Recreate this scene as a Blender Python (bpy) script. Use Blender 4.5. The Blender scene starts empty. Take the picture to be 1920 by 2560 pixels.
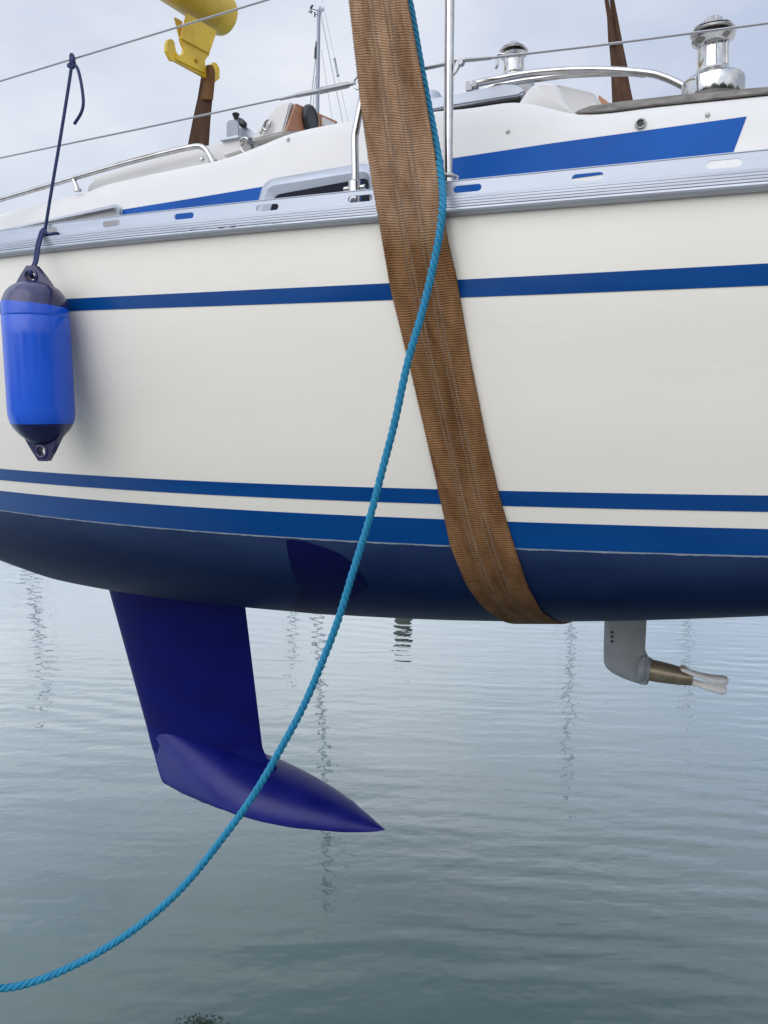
import bpy, bmesh, math, random
import numpy as np
from mathutils import Vector, Matrix
random.seed(7); np.random.seed(7)
SC = bpy.context.scene
COL = SC.collection
R = math.radians

# ------------------------------------------------------------------ camera
CAM = np.array([0.0, 0.0, 3.0]); PITCH = R(8.0); F = 1924.0; PW, PH = 1920.0, 2560.0
cd = bpy.data.cameras.new('camera'); cam = bpy.data.objects.new('camera', cd); COL.objects.link(cam)
cam.location = CAM; cam.rotation_euler = (math.pi/2 - PITCH, 0, 0)
cd.sensor_fit = 'VERTICAL'; cd.sensor_height = 36.0; cd.lens = 36.0*F/PH
cd.clip_start = 0.05; cd.clip_end = 5000
SC.camera = cam
SC.view_settings.view_transform = 'Standard'; SC.view_settings.look = 'None'
SC.view_settings.exposure = 0.46; SC.view_settings.gamma = 1.0

# ------------------------------------------------------------------ sky and sun
SUN_DIR = Vector((-0.50, -0.72, 0.62)).normalized()        # towards the sun: left, behind the camera, high
sun_el = math.asin(SUN_DIR.z); sun_az = math.atan2(SUN_DIR.x, SUN_DIR.y)
w = bpy.data.worlds.new('World'); SC.world = w; w.use_nodes = True
nt = w.node_tree; nt.nodes.clear()
def N(tree, typ, **kw):
    n = tree.nodes.new(typ)
    for k, v in kw.items():
        if k in n.inputs: n.inputs[k].default_value = v
        else: setattr(n, k, v)
    return n
sky = N(nt, 'ShaderNodeTexSky', sky_type='NISHITA', sun_disc=False)
sky.sun_elevation = sun_el; sky.sun_rotation = sun_az % (2*math.pi); sky.dust_density = 2.0
tc = N(nt, 'ShaderNodeTexCoord')
mp = N(nt, 'ShaderNodeMapping'); mp.inputs['Scale'].default_value = (1.0, 1.0, 2.2); mp.inputs['Location'].default_value = (0.35, 0.2, 0.1)
nz = N(nt, 'ShaderNodeTexNoise', Scale=1.9, Detail=5.0, Roughness=0.52)
cr = N(nt, 'ShaderNodeValToRGB')
cr.color_ramp.elements[0].position = 0.36; cr.color_ramp.elements[0].color = (3.9, 4.45, 5.7, 1)
cr.color_ramp.elements[1].position = 0.66; cr.color_ramp.elements[1].color = (6.45, 6.65, 7.1, 1)
mx = N(nt, 'ShaderNodeMixRGB'); mx.inputs[0].default_value = 0.93
bg = N(nt, 'ShaderNodeBackground', Strength=0.10)
ow = N(nt, 'ShaderNodeOutputWorld')
L = nt.links.new
L(tc.outputs['Generated'], mp.inputs['Vector']); L(mp.outputs[0], nz.inputs['Vector'])
L(nz.outputs['Fac'], cr.inputs[0]); L(sky.outputs[0], mx.inputs[1]); L(cr.outputs[0], mx.inputs[2])
# the cloud layer is brighter around the hidden sun
dp = N(nt, 'ShaderNodeVectorMath', operation='DOT_PRODUCT'); dp.inputs[1].default_value = tuple(SUN_DIR); L(tc.outputs['Generated'], dp.inputs[0])
gr = N(nt, 'ShaderNodeMapRange', interpolation_type='SMOOTHSTEP'); gr.inputs['From Min'].default_value = -.25; gr.inputs['From Max'].default_value = .95; gr.inputs['To Min'].default_value = 1.0; gr.inputs['To Max'].default_value = 2.15
L(dp.outputs['Value'], gr.inputs['Value'])
gm = N(nt, 'ShaderNodeMixRGB', blend_type='MULTIPLY'); gm.inputs[0].default_value = 1.0; L(mx.outputs[0], gm.inputs[1]); L(gr.outputs[0], gm.inputs[2])
L(gm.outputs[0], bg.inputs['Color']); L(bg.outputs[0], ow.inputs[0])
ld = bpy.data.lights.new('sun', 'SUN'); ld.energy = 0.6; ld.angle = R(65); ld.color = (1.0, 0.96, 0.90)
lo = bpy.data.objects.new('sun', ld); COL.objects.link(lo)
lo.rotation_euler = (-SUN_DIR).to_track_quat('-Z', 'Y').to_euler()

# ------------------------------------------------------------------ photo geometry helpers
cth, sth = math.cos(PITCH), math.sin(PITCH)
AX_F = np.array([0, cth, -sth]); AX_U = np.array([0, sth, cth]); AX_R = np.array([1.0, 0, 0])
def ray(px, py): return AX_R*((px-960)/F) + AX_U*((1280-py)/F) + AX_F
def proj(p):
    d = np.asarray(p, float) - CAM; z = d@AX_F
    return 960 + F*(d@AX_R)/z, 1280 - F*(d@AX_U)/z
PSI = R(23.0)
O = np.array([0.0, 1.95, 0.0])                      # boat frame origin on the water, under the near rail
A = np.array([math.cos(PSI), -math.sin(PSI), 0.0])  # aft
Bv = np.array([math.sin(PSI), math.cos(PSI), 0.0])  # inboard
Z = np.array([0, 0, 1.0])
HB = 1.5
def W3(u, w, z): return O + A*u + Bv*w + Z*z
def boat(p): d = np.asarray(p, float) - O; return float(d@A), float(d@Bv), float(d[2])
def hit_plane(px, py, p0, n):
    d = ray(px, py); t = ((np.asarray(p0)-CAM)@n)/(d@n); return CAM + d*t
def at_depth(px, py, Y): d = ray(px, py); return CAM + d*(Y/d[1])
def on_w(px, py, w): return hit_plane(px, py, O + Bv*w, Bv)
def on_u(px, py, u): return hit_plane(px, py, O + A*u, A)
def hit_fn(px, py, fn):
    """ray against the surface w = fn(u, z)"""
    wv = 0.1
    for _ in range(40):
        p = on_w(px, py, wv); u, _w, z = boat(p); nw = fn(u, z)
        wv = 0.5*wv + 0.5*nw
    return on_w(px, py, wv)
def half(u):
    u = np.clip(u, -4.85, 4.2)
    if u <= 0.1: return HB*(1 - ((0.1-u)/4.95)**2.3)
    return HB*(1 - 0.22*((u-0.1)/4.0)**2)
def Wd(u): return HB - half(u)
ZS0 = 3.40
def Wtop(u, z):
    f = max(0.0, (ZS0 - z)/0.85)
    return Wd(u) + min(0.135*f**2.0, half(u)*0.6)
def lerp_curve(pts):
    pts = sorted(pts); xs = [p[0] for p in pts]; ys = [p[1] for p in pts]
    return lambda x: float(np.interp(x, xs, ys))
ROWS_PX = {
 'rb': [(0,642),(480,599),(937,555),(1119,541),(1500,512),(1920,483)],
 'rt': [(0,574),(480,522),(926,474),(1119,452),(1500,416),(1920,378)],
 'c1': [(0,756),(174,747),(300,740),(978,709),(1157,698),(1500,680),(1920,660)],
 'c2': [(0,782),(300,774),(978,751),(1157,741),(1500,729),(1920,717)],
 'b1': [(0,1173),(486,1203),(960,1220),(1400,1230),(1920,1239)],
 'b2': [(0,1201),(486,1236),(960,1256),(1400,1268),(1920,1280)],
 'b3': [(0,1228),(312,1256),(718,1280),(960,1294),(1267,1305),(1920,1322)],
 'b4': [(0,1274),(312,1312),(718,1347),(960,1352),(1284,1367),(1920,1393)],
}
UMIN, UMAX = -4.85, 4.2
def fit_row(pts, fn, deg=2):
    us, zs = [], []
    f = lerp_curve(pts)
    for x in np.linspace(0, 1920, 33):
        p = hit_fn(x, f(x), fn); u, _, z = boat(p); us.append(u); zs.append(z)
    c = np.polyfit(us, zs, deg); u0, u1 = min(us), max(us)
    d0 = np.polyval(np.polyder(c), u0); d1 = np.polyval(np.polyder(c), u1)
    def g(u):
        if u < u0: return float(np.polyval(c, u0) + d0*(u-u0))
        if u > u1: return float(np.polyval(c, u1) + d1*(u-u1))
        return float(np.polyval(c, u))
    return g
ZR = {k: fit_row(v, Wtop) for k, v in ROWS_PX.items()}
ZR['rt'] = fit_row(ROWS_PX['rt'], lambda u, z: Wd(u) + 0.006)
print('rail z', [round(ZR['rb'](u), 3) for u in (-1.4, -.7, 0, .7)], 'b4', [round(ZR['b4'](u), 3) for u in (-1.4, -.7, 0, .7)],
      'railh', [round(ZR['rt'](u)-ZR['rb'](u), 3) for u in (-1.4, -.7, 0, .7)])
# canoe-body bottom: found so that the outline seen from the camera follows the photograph
SIL = lerp_curve([(-600,1210),(-300,1305),(0,1399),(145,1436),(272,1465),(440,1496),(613,1516),(780,1532),(960,1543),(1249,1553),(1510,1553),(1920,1541),(2400,1515)])
ZKU = list(np.linspace(-2.2, 1.4, 19)); ZKV = [2.30]*19
def bilge(u, t, zk):
    z4 = ZR['b4'](u); w4 = Wtop(u, z4); hb = half(u); wc = HB
    full = hb/HB
    P0 = np.array([w4, z4]); P3 = np.array([wc, zk])
    dwdz = (Wtop(u, z4-.02)-Wtop(u, z4+.02))/.04
    t0 = np.array([dwdz, -1.0]); t0 /= np.linalg.norm(t0)
    P1 = P0 + t0*0.26*full; P2 = P3 + np.array([-0.80*full, 0.05*full])
    P2[1] = min(P2[1], P0[1]-.02)
    s = 1-t
    return s**3*P0 + 3*s*s*t*P1 + 3*s*t*t*P2 + t**3*P3
for it in range(14):
    for i, u in enumerate(ZKU):
        best = max((proj(W3(u, *bilge(u, t, ZKV[i])))[::-1] for t in np.linspace(0, 1, 60)), key=lambda q: q[0])
        ZKV[i] += (best[0]-SIL(best[1]))*3.0/F*0.9
ck = np.polyfit(ZKU, ZKV, 4)
print('zk', [round(float(np.polyval(ck, u)), 3) for u in (-2, -1.4, -.7, 0, .7, 1.4)])
def ZK(u):
    lo_, hi_ = ZKU[1], ZKU[-2]; p = np.polyder(ck)
    if u < lo_:
        v = float(np.polyval(ck, lo_)); d = lo_-u
        return min(v + 0.16*d + 0.06*d*d, ZR['b4'](u)-0.03)
    if u > hi_:
        v = float(np.polyval(ck, hi_)); d = u-hi_
        return min(v + 0.07*d + 0.02*d*d, ZR['b4'](u)-0.05)
    return float(np.polyval(ck, u))
def H(u, s):
    """hull section: s 0..1 rail base to antifouling edge, 1..2 round the bilge to the centreline"""
    if s <= 1:
        z = ZR['rb'](u) + (ZR['b4'](u)-ZR['rb'](u))*s
        return np.array([Wtop(u, z), z])
    return bilge(u, s-1, ZK(u))
def Hn(u, s):
    a, b = H(u, max(0, s-.01)), H(u, min(2, s+.01)); d = b-a
    n = np.array([d[1], -d[0]]); n /= (np.linalg.norm(n)+1e-9)      # outward (towards -w, down)
    return n
def HP(u, s, off=0.0, mirror=False):
    q = H(u, s) + Hn(u, s)*off
    ww = 2*HB - q[0] if mirror else q[0]
    return W3(u, ww, q[1])
def s_of_z(u, z): return (ZR['rb'](u)-z)/(ZR['rb'](u)-ZR['b4'](u))

# ------------------------------------------------------------------ object helpers
def world_loc(o):
    v = np.zeros(3)
    while o is not None: v = v + np.array(o.location); o = o.parent
    return v
def tag(o, label=None, cat=None, group=None, kind=None):
    if label: o['label'] = label
    if cat: o['category'] = cat
    if group: o['group'] = group
    if kind: o['kind'] = kind
    return o
def thing(name, loc, label, cat, group=None):
    o = bpy.data.objects.new(name, None); o.empty_display_size = .1; COL.objects.link(o); o.location = loc
    return tag(o, label, cat, group)
class MB:
    def __init__(s): s.v = []; s.f = []; s.uv = []; s.m = []
    def add(s, verts, faces, uv=None, mi=0):
        b = len(s.v); s.v += [tuple(float(c) for c in p) for p in verts]
        s.uv += [tuple(q) for q in uv] if uv is not None else [(0.0, 0.0)]*len(verts)
        s.f += [tuple(i+b for i in f) for f in faces]; s.m += [mi]*len(faces); return s
    def grid(s, rows, cu=False, cv=False, uv=None, mi=0):
        n, m = len(rows), len(rows[0]); fs = []
        for i in range(n if cu else n-1):
            for j in range(m if cv else m-1):
                fs.append((i*m+j, i*m+(j+1) % m, ((i+1) % n)*m+(j+1) % m, ((i+1) % n)*m+j))
        return s.add([p for r in rows for p in r], fs, [q for r in uv for q in r] if uv else None, mi)
    def tube(s, pts, r, n=10, closed=False, caps=True, mi=0):
        pts = [np.asarray(p, float) for p in pts]; k = len(pts)
        rr = r if hasattr(r, '__len__') else [r]*k
        rows = []; ref = None; ln = 0; uvs = []
        for i in range(k):
            if closed: t = pts[(i+1) % k]-pts[i-1]
            else: t = pts[min(k-1, i+1)]-pts[max(0, i-1)]
            t = t/(np.linalg.norm(t)+1e-12)
            if ref is None:
                ref = np.cross(t, Z if abs(t[2]) < .9 else A); ref /= np.linalg.norm(ref)
            ref = ref - t*(ref@t); ref /= (np.linalg.norm(ref)+1e-12); b2 = np.cross(t, ref)
            if i: ln += np.linalg.norm(pts[i]-pts[i-1])
            rows.append([pts[i] + (ref*math.cos(a)+b2*math.sin(a))*rr[i] for a in np.linspace(0, 2*math.pi, n, endpoint=False)])
            uvs.append([(q/n, ln) for q in range(n)])
        b = len(s.v); s.grid(rows, closed, True, uvs, mi)
        if caps and not closed:
            s.f.append(tuple(b+j for j in range(n))[::-1]); s.m.append(mi)
            s.f.append(tuple(b+(k-1)*n+j for j in range(n))); s.m.append(mi)
        return s
    def lathe(s, c, axis, prof, n=28, mi=0):
        """prof: list of (radius, height) from c along axis"""
        axis = np.asarray(axis, float); axis = axis/np.linalg.norm(axis)
        e1 = np.cross(axis, A if abs(axis@A) < .9 else Z); e1 /= np.linalg.norm(e1); e2 = np.cross(axis, e1)
        rows = [[c + axis*h + (e1*math.cos(a)+e2*math.sin(a))*max(r, 1e-4) for a in np.linspace(0, 2*math.pi, n, endpoint=False)] for r, h in prof]
        b = len(s.v); s.grid(rows, False, True, None, mi); k = len(prof)
        s.f.append(tuple(b+j for j in range(n))[::-1]); s.m.append(mi); s.f.append(tuple(b+(k-1)*n+j for j in range(n))); s.m.append(mi)
        return s
    def prism(s, poly, vec, mi=0):
        n = len(poly); vec = np.asarray(vec, float)
        fs = [tuple(range(n))[::-1], tuple(range(n, 2*n))] + [(i, (i+1) % n, n+(i+1) % n, n+i) for i in range(n)]
        return s.add([np.asarray(p) for p in poly]+[np.asarray(p)+vec for p in poly], fs, None, mi)
    def build(s, name, mat, parent=None, smooth=True, angle=35, bevel=0.0, loc=None):
        base = world_loc(parent) if parent is not None else (np.array(loc, float) if loc is not None else np.zeros(3))
        me = bpy.data.meshes.new(name)
        me.from_pydata([tuple(np.array(p)-base) for p in s.v], [], s.f)
        mats = mat if isinstance(mat, (list, tuple)) else [mat]
        for m in mats: me.materials.append(m)
        if len(mats) > 1: me.polygons.foreach_set('material_index', s.m)
        uvl = me.uv_layers.new(name='UVMap')
        li = np.zeros(len(me.loops), dtype=np.int32); me.loops.foreach_get('vertex_index', li)
        uvl.data.foreach_set('uv', np.array(s.uv, dtype=np.float32)[li].ravel())
        bm = bmesh.new(); bm.from_mesh(me)
        bmesh.ops.recalc_face_normals(bm, faces=bm.faces)
        if bevel: bmesh.ops.bevel(bm, geom=[e for e in bm.edges if len(e.link_faces) == 2 and e.calc_face_angle(0) > R(30)], offset=bevel, segments=2, affect='EDGES', clamp_overlap=True)
        for f in bm.faces: f.smooth = smooth
        if smooth:
            for e in bm.edges: e.smooth = not (len(e.link_faces) == 2 and e.calc_face_angle(0) > R(angle))
        bm.to_mesh(me); bm.free()
        o = bpy.data.objects.new(name, me); COL.objects.link(o)
        if parent is not None: o.parent = parent
        else: o.location = base
        return o
def smooth_path(pts, n=8):
    pts = [np.asarray(p, float) for p in pts]; P = [2*pts[0]-pts[1]]+pts+[2*pts[-1]-pts[-2]]; out = []
    for i in range(1, len(P)-2):
        for k in range(n):
            t = k/n; a, b, c, d = P[i-1], P[i], P[i+1], P[i+2]
            out.append(0.5*((2*b)+(c-a)*t+(2*a-5*b+4*c-d)*t*t+(3*b-a-3*c+d)*t**3))
    out.append(pts[-1]); return out
def round_poly(c, rad, k=5):
    c = [np.asarray(p, float) for p in c]; out = []; n = len(c)
    for i in range(n):
        r = rad[i] if hasattr(rad, '__len__') else rad
        a, b, d = c[i-1], c[i], c[(i+1) % n]
        va = (a-b)/np.linalg.norm(a-b); vb = (d-b)/np.linalg.norm(d-b)
        p0, p1 = b+va*r, b+vb*r
        for t in np.linspace(0, 1, k): out.append((1-t)**2*p0+2*t*(1-t)*b+t*t*p1)
    return out

# ------------------------------------------------------------------ materials
def mat(name, col, rough=.5, metal=0.0, coat=0.0, spec=.5, ior=None):
    m = bpy.data.materials.new(name); m.use_nodes = True
    p = m.node_tree.nodes['Principled BSDF']
    p.inputs['Base Color'].default_value = (*col, 1); p.inputs['Roughness'].default_value = rough
    p.inputs['Metallic'].default_value = metal; p.inputs['Coat Weight'].default_value = coat
    p.inputs['Coat Roughness'].default_value = .06; p.inputs['Specular IOR Level'].default_value = spec
    if ior: p.inputs['IOR'].default_value = ior
    return m
def nodes_of(m): return m.node_tree, m.node_tree.nodes['Principled BSDF']
def vary(m, c1, c2, scale=(5, 5, 5), detail=5, coord='Object', lo=.35, hi=.65, rough=None, bump=0.0, bscale=None):
    """noise-driven colour (and roughness, bump) variation"""
    t, p = nodes_of(m); l = t.links.new
    co = N(t, 'ShaderNodeTexCoord'); mpn = N(t, 'ShaderNodeMapping'); mpn.inputs['Scale'].default_value = scale
    n = N(t, 'ShaderNodeTexNoise', Scale=1.0, Detail=float(detail), Roughness=.6)
    l(co.outputs[coord], mpn.inputs[0]); l(mpn.outputs[0], n.inputs['Vector'])
    r = N(t, 'ShaderNodeValToRGB'); r.color_ramp.elements[0].position = lo; r.color_ramp.elements[1].position = hi
    r.color_ramp.elements[0].color = (*c1, 1); r.color_ramp.elements[1].color = (*c2, 1)
    l(n.outputs['Fac'], r.inputs[0]); l(r.outputs[0], p.inputs['Base Color'])
    if rough:
        q = N(t, 'ShaderNodeMapRange'); q.inputs['To Min'].default_value = rough[0]; q.inputs['To Max'].default_value = rough[1]
        q.inputs['From Min'].default_value = lo; q.inputs['From Max'].default_value = hi
        l(n.outputs['Fac'], q.inputs['Value']); l(q.outputs[0], p.inputs['Roughness'])
    if bump:
        b = N(t, 'ShaderNodeBump', Strength=1.0, Distance=bump)
        n2 = N(t, 'ShaderNodeTexNoise', Scale=float(bscale or 60), Detail=4.0)
        l(co.outputs[coord], n2.inputs['Vector']); l(n2.outputs['Fac'], b.inputs['Height']); l(b.outputs[0], p.inputs['Normal'])
    return r
M = {}
M['gel'] = mat('gelcoat', (.66, .635, .575), .28, coat=.0)
vary(M['gel'], (.700, .660, .575), (.750, .712, .625), (.7, .7, 2.5), 5, lo=.3, hi=.7, rough=(.24, .34), bump=.0006, bscale=2.2)
M['gelw'] = mat('cabin_gelcoat', (.70, .68, .645), .35, coat=.0, spec=.35)
vary(M['gelw'], (.60, .585, .56), (.65, .635, .61), (3, 3, 5), 5, lo=.3, hi=.7, rough=(.32, .42), bump=.0008, bscale=5)
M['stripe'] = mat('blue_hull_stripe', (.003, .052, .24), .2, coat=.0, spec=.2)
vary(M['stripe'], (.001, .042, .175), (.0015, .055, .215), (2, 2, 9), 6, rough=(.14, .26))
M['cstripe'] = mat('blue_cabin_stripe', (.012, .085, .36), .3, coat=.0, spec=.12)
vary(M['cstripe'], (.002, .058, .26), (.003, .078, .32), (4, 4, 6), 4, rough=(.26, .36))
M['keel'] = mat('blue_keel_paint', (.004, .005, .10), .42, spec=.09)
vary(M['keel'], (.0006, .0026, .078), (.0011, .0042, .108), (5, 5, 9), 5, rough=(.42, .52), bump=.0004, bscale=70)
M['alu'] = mat('anodised_aluminium', (.72, .75, .80), .38, metal=.55)
vary(M['alu'], (.40, .43, .48), (.48, .51, .57), (4, 4, 30), 4, rough=(.36, .48))
M['steel'] = mat('polished_steel', (.72, .71, .69), .09, metal=1.0)
vary(M['steel'], (.40, .39, .375), (.54, .53, .51), (20, 20, 20), 4, rough=(.08, .18))
M['wire'] = mat('wire_rope', (.34, .34, .35), .4, metal=.8)
M['black'] = mat('black_plastic', (.012, .012, .014), .4)
M['dglass'] = mat('tinted_acrylic', (.008, .010, .018), .2, spec=.06)
M['gglass'] = mat('sky_grey_acrylic', (.24, .23, .225), .25, spec=.3)  # reflected sky put into the pane as a grey base colour
M['navyrope'] = mat('navy_rope', (.006, .018, .085), .65)
M['fblue'] = mat('fender_blue', (.003, .058, .50), .22, coat=.06)
vary(M['fblue'], (.001, .068, .50), (.001, .082, .56), (6, 6, 2), 5, rough=(.18, .3))
M['fnavy'] = mat('fender_navy', (.012, .012, .075), .25, coat=.35)
vary(M['fnavy'], (.010, .010, .06), (.02, .018, .10), (9, 9, 9), 5, rough=(.2, .34))
M['yellow'] = mat('yellow_steel_paint', (.52, .36, .028), .38)
vary(M['yellow'], (.50, .31, .012), (.74, .49, .028), (4, 4, 4), 6, rough=(.32, .46), bump=.0006, bscale=30)
M['veneer'] = mat('teak_veneer', (.36, .15, .07), .45)
vary(M['veneer'], (.30, .12, .055), (.42, .19, .09), (14, 14, 90), 5)
M['teak'] = mat('weathered_teak', (.20, .18, .16), .75)
vary(M['teak'], (.12, .11, .10), (.28, .26, .235), (5, 60, 90), 6, lo=.3, hi=.7)
M['bronze'] = mat('bronze_hub', (.23, .19, .13), .36, metal=.5)
vary(M['bronze'], (.26, .21, .14), (.40, .33, .23), (30, 30, 30), 5, rough=(.3, .48))
M['drive'] = mat('grey_drive_paint', (.115, .125, .13), .42)
vary(M['drive'], (.27, .285, .29), (.33, .345, .35), (14, 14, 14), 5, rough=(.36, .5), bump=.0004, bscale=60)
M['blade'] = mat('worn_propeller_metal', (.74, .68, .63), .42)
vary(M['blade'], (.86, .82, .77), (.93, .91, .88), (40, 40, 40), 5)
M['deck'] = mat('deck_white', (.66, .66, .64), .6)
M['mast'] = mat('mast_aluminium', (.26, .28, .32), .45, metal=.3)
M['conc'] = mat('quay_concrete', (.26, .25, .235), .85)
vary(M['conc'], (.19, .18, .17), (.32, .31, .29), (1.5, 1.5, 1.5), 8, bump=.004, bscale=25)
M['pile'] = mat('tarred_timber', (.035, .028, .022), .8)
vary(M['pile'], (.02, .016, .013), (.06, .048, .038), (8, 8, 1.2), 6)
M['weed'] = mat('dark_seaweed', (.010, .030, .016), .45)
M['farhull'] = mat('white_far_hull', (.62, .63, .64), .3)
M['rubber'] = mat('dark_gasket', (.02, .02, .022), .6)

# antifouling: u along the hull, v metres below the painted edge
def antifoul():
    m = mat('antifouling', (.008, .014, .055), .52, spec=.10); t, p = nodes_of(m); l = t.links.new
    uv = N(t, 'ShaderNodeUVMap'); uv.uv_map = 'UVMap'
    sp = N(t, 'ShaderNodeSeparateXYZ'); l(uv.outputs[0], sp.inputs[0])
    mp1 = N(t, 'ShaderNodeMapping'); mp1.inputs['Scale'].default_value = (2.2, 6.0, 1)
    l(uv.outputs[0], mp1.inputs[0])
    n1 = N(t, 'ShaderNodeTexNoise', Scale=1.0, Detail=7.0, Roughness=.62); l(mp1.outputs[0], n1.inputs['Vector'])
    n2 = N(t, 'ShaderNodeTexNoise', Scale=16.0, Detail=6.0, Roughness=.7); l(uv.outputs[0], n2.inputs['Vector'])
    base = N(t, 'ShaderNodeValToRGB'); base.color_ramp.elements[0].position = .36; base.color_ramp.elements[1].position = .62
    base.color_ramp.elements[0].color = (.0007, .009, .058, 1); base.color_ramp.elements[1].color = (.0025, .015, .076, 1)
    l(n1.outputs['Fac'], base.inputs[0])
    # paler noisy band just under the edge
    band = N(t, 'ShaderNodeMapRange'); band.inputs['From Min'].default_value = .20; band.inputs['From Max'].default_value = .01
    l(sp.outputs['Y'], band.inputs['Value'])
    mm = N(t, 'ShaderNodeMath', operation='MULTIPLY'); l(band.outputs[0], mm.inputs[0]); l(n1.outputs['Fac'], mm.inputs[1])
    m2 = N(t, 'ShaderNodeMath', operation='MULTIPLY'); l(mm.outputs[0], m2.inputs[0]); m2.inputs[1].default_value = .95
    mixc = N(t, 'ShaderNodeMixRGB'); mixc.inputs[2].default_value = (.034, .060, .115, 1)
    l(m2.outputs[0], mixc.inputs[0]); l(base.outputs[0], mixc.inputs[1])
    # pale scum line exactly at the edge, ragged
    e1 = N(t, 'ShaderNodeMath', operation='MULTIPLY_ADD'); l(n2.outputs['Fac'], e1.inputs[0]); e1.inputs[1].default_value = .012; e1.inputs[2].default_value = -.0015
    e2 = N(t, 'ShaderNodeMath', operation='LESS_THAN'); l(sp.outputs['Y'], e2.inputs[0]); l(e1.outputs[0], e2.inputs[1])
    e3 = N(t, 'ShaderNodeMath', operation='MULTIPLY'); l(e2.outputs[0], e3.inputs[0]); e3.inputs[1].default_value = .55
    mix3 = N(t, 'ShaderNodeMixRGB'); mix3.inputs[2].default_value = (.42, .47, .50, 1)
    l(e3.outputs[0], mix3.inputs[0]); l(mixc.outputs[0], mix3.inputs[1]); l(mix3.outputs[0], p.inputs['Base Color'])
    rr = N(t, 'ShaderNodeMapRange'); rr.inputs['To Min'].default_value = .40; rr.inputs['To Max'].default_value = .56
    l(n1.outputs['Fac'], rr.inputs['Value']); l(rr.outputs[0], p.inputs['Roughness'])
    b = N(t, 'ShaderNodeBump', Strength=1.0, Distance=.0012); n3 = N(t, 'ShaderNodeTexNoise', Scale=70.0, Detail=4.0)
    l(uv.outputs[0], n3.inputs['Vector']); l(n3.outputs['Fac'], b.inputs['Height']); l(b.outputs[0], p.inputs['Normal'])
    return m
M['anti'] = antifoul()
M['patch'] = mat('dark_antifouling', (.004, .005, .040), .50, spec=.1)
vary(M['patch'], (.002, .003, .045), (.003, .004, .058), (6, 6, 6), 5, bump=.0010, bscale=70)

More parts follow.
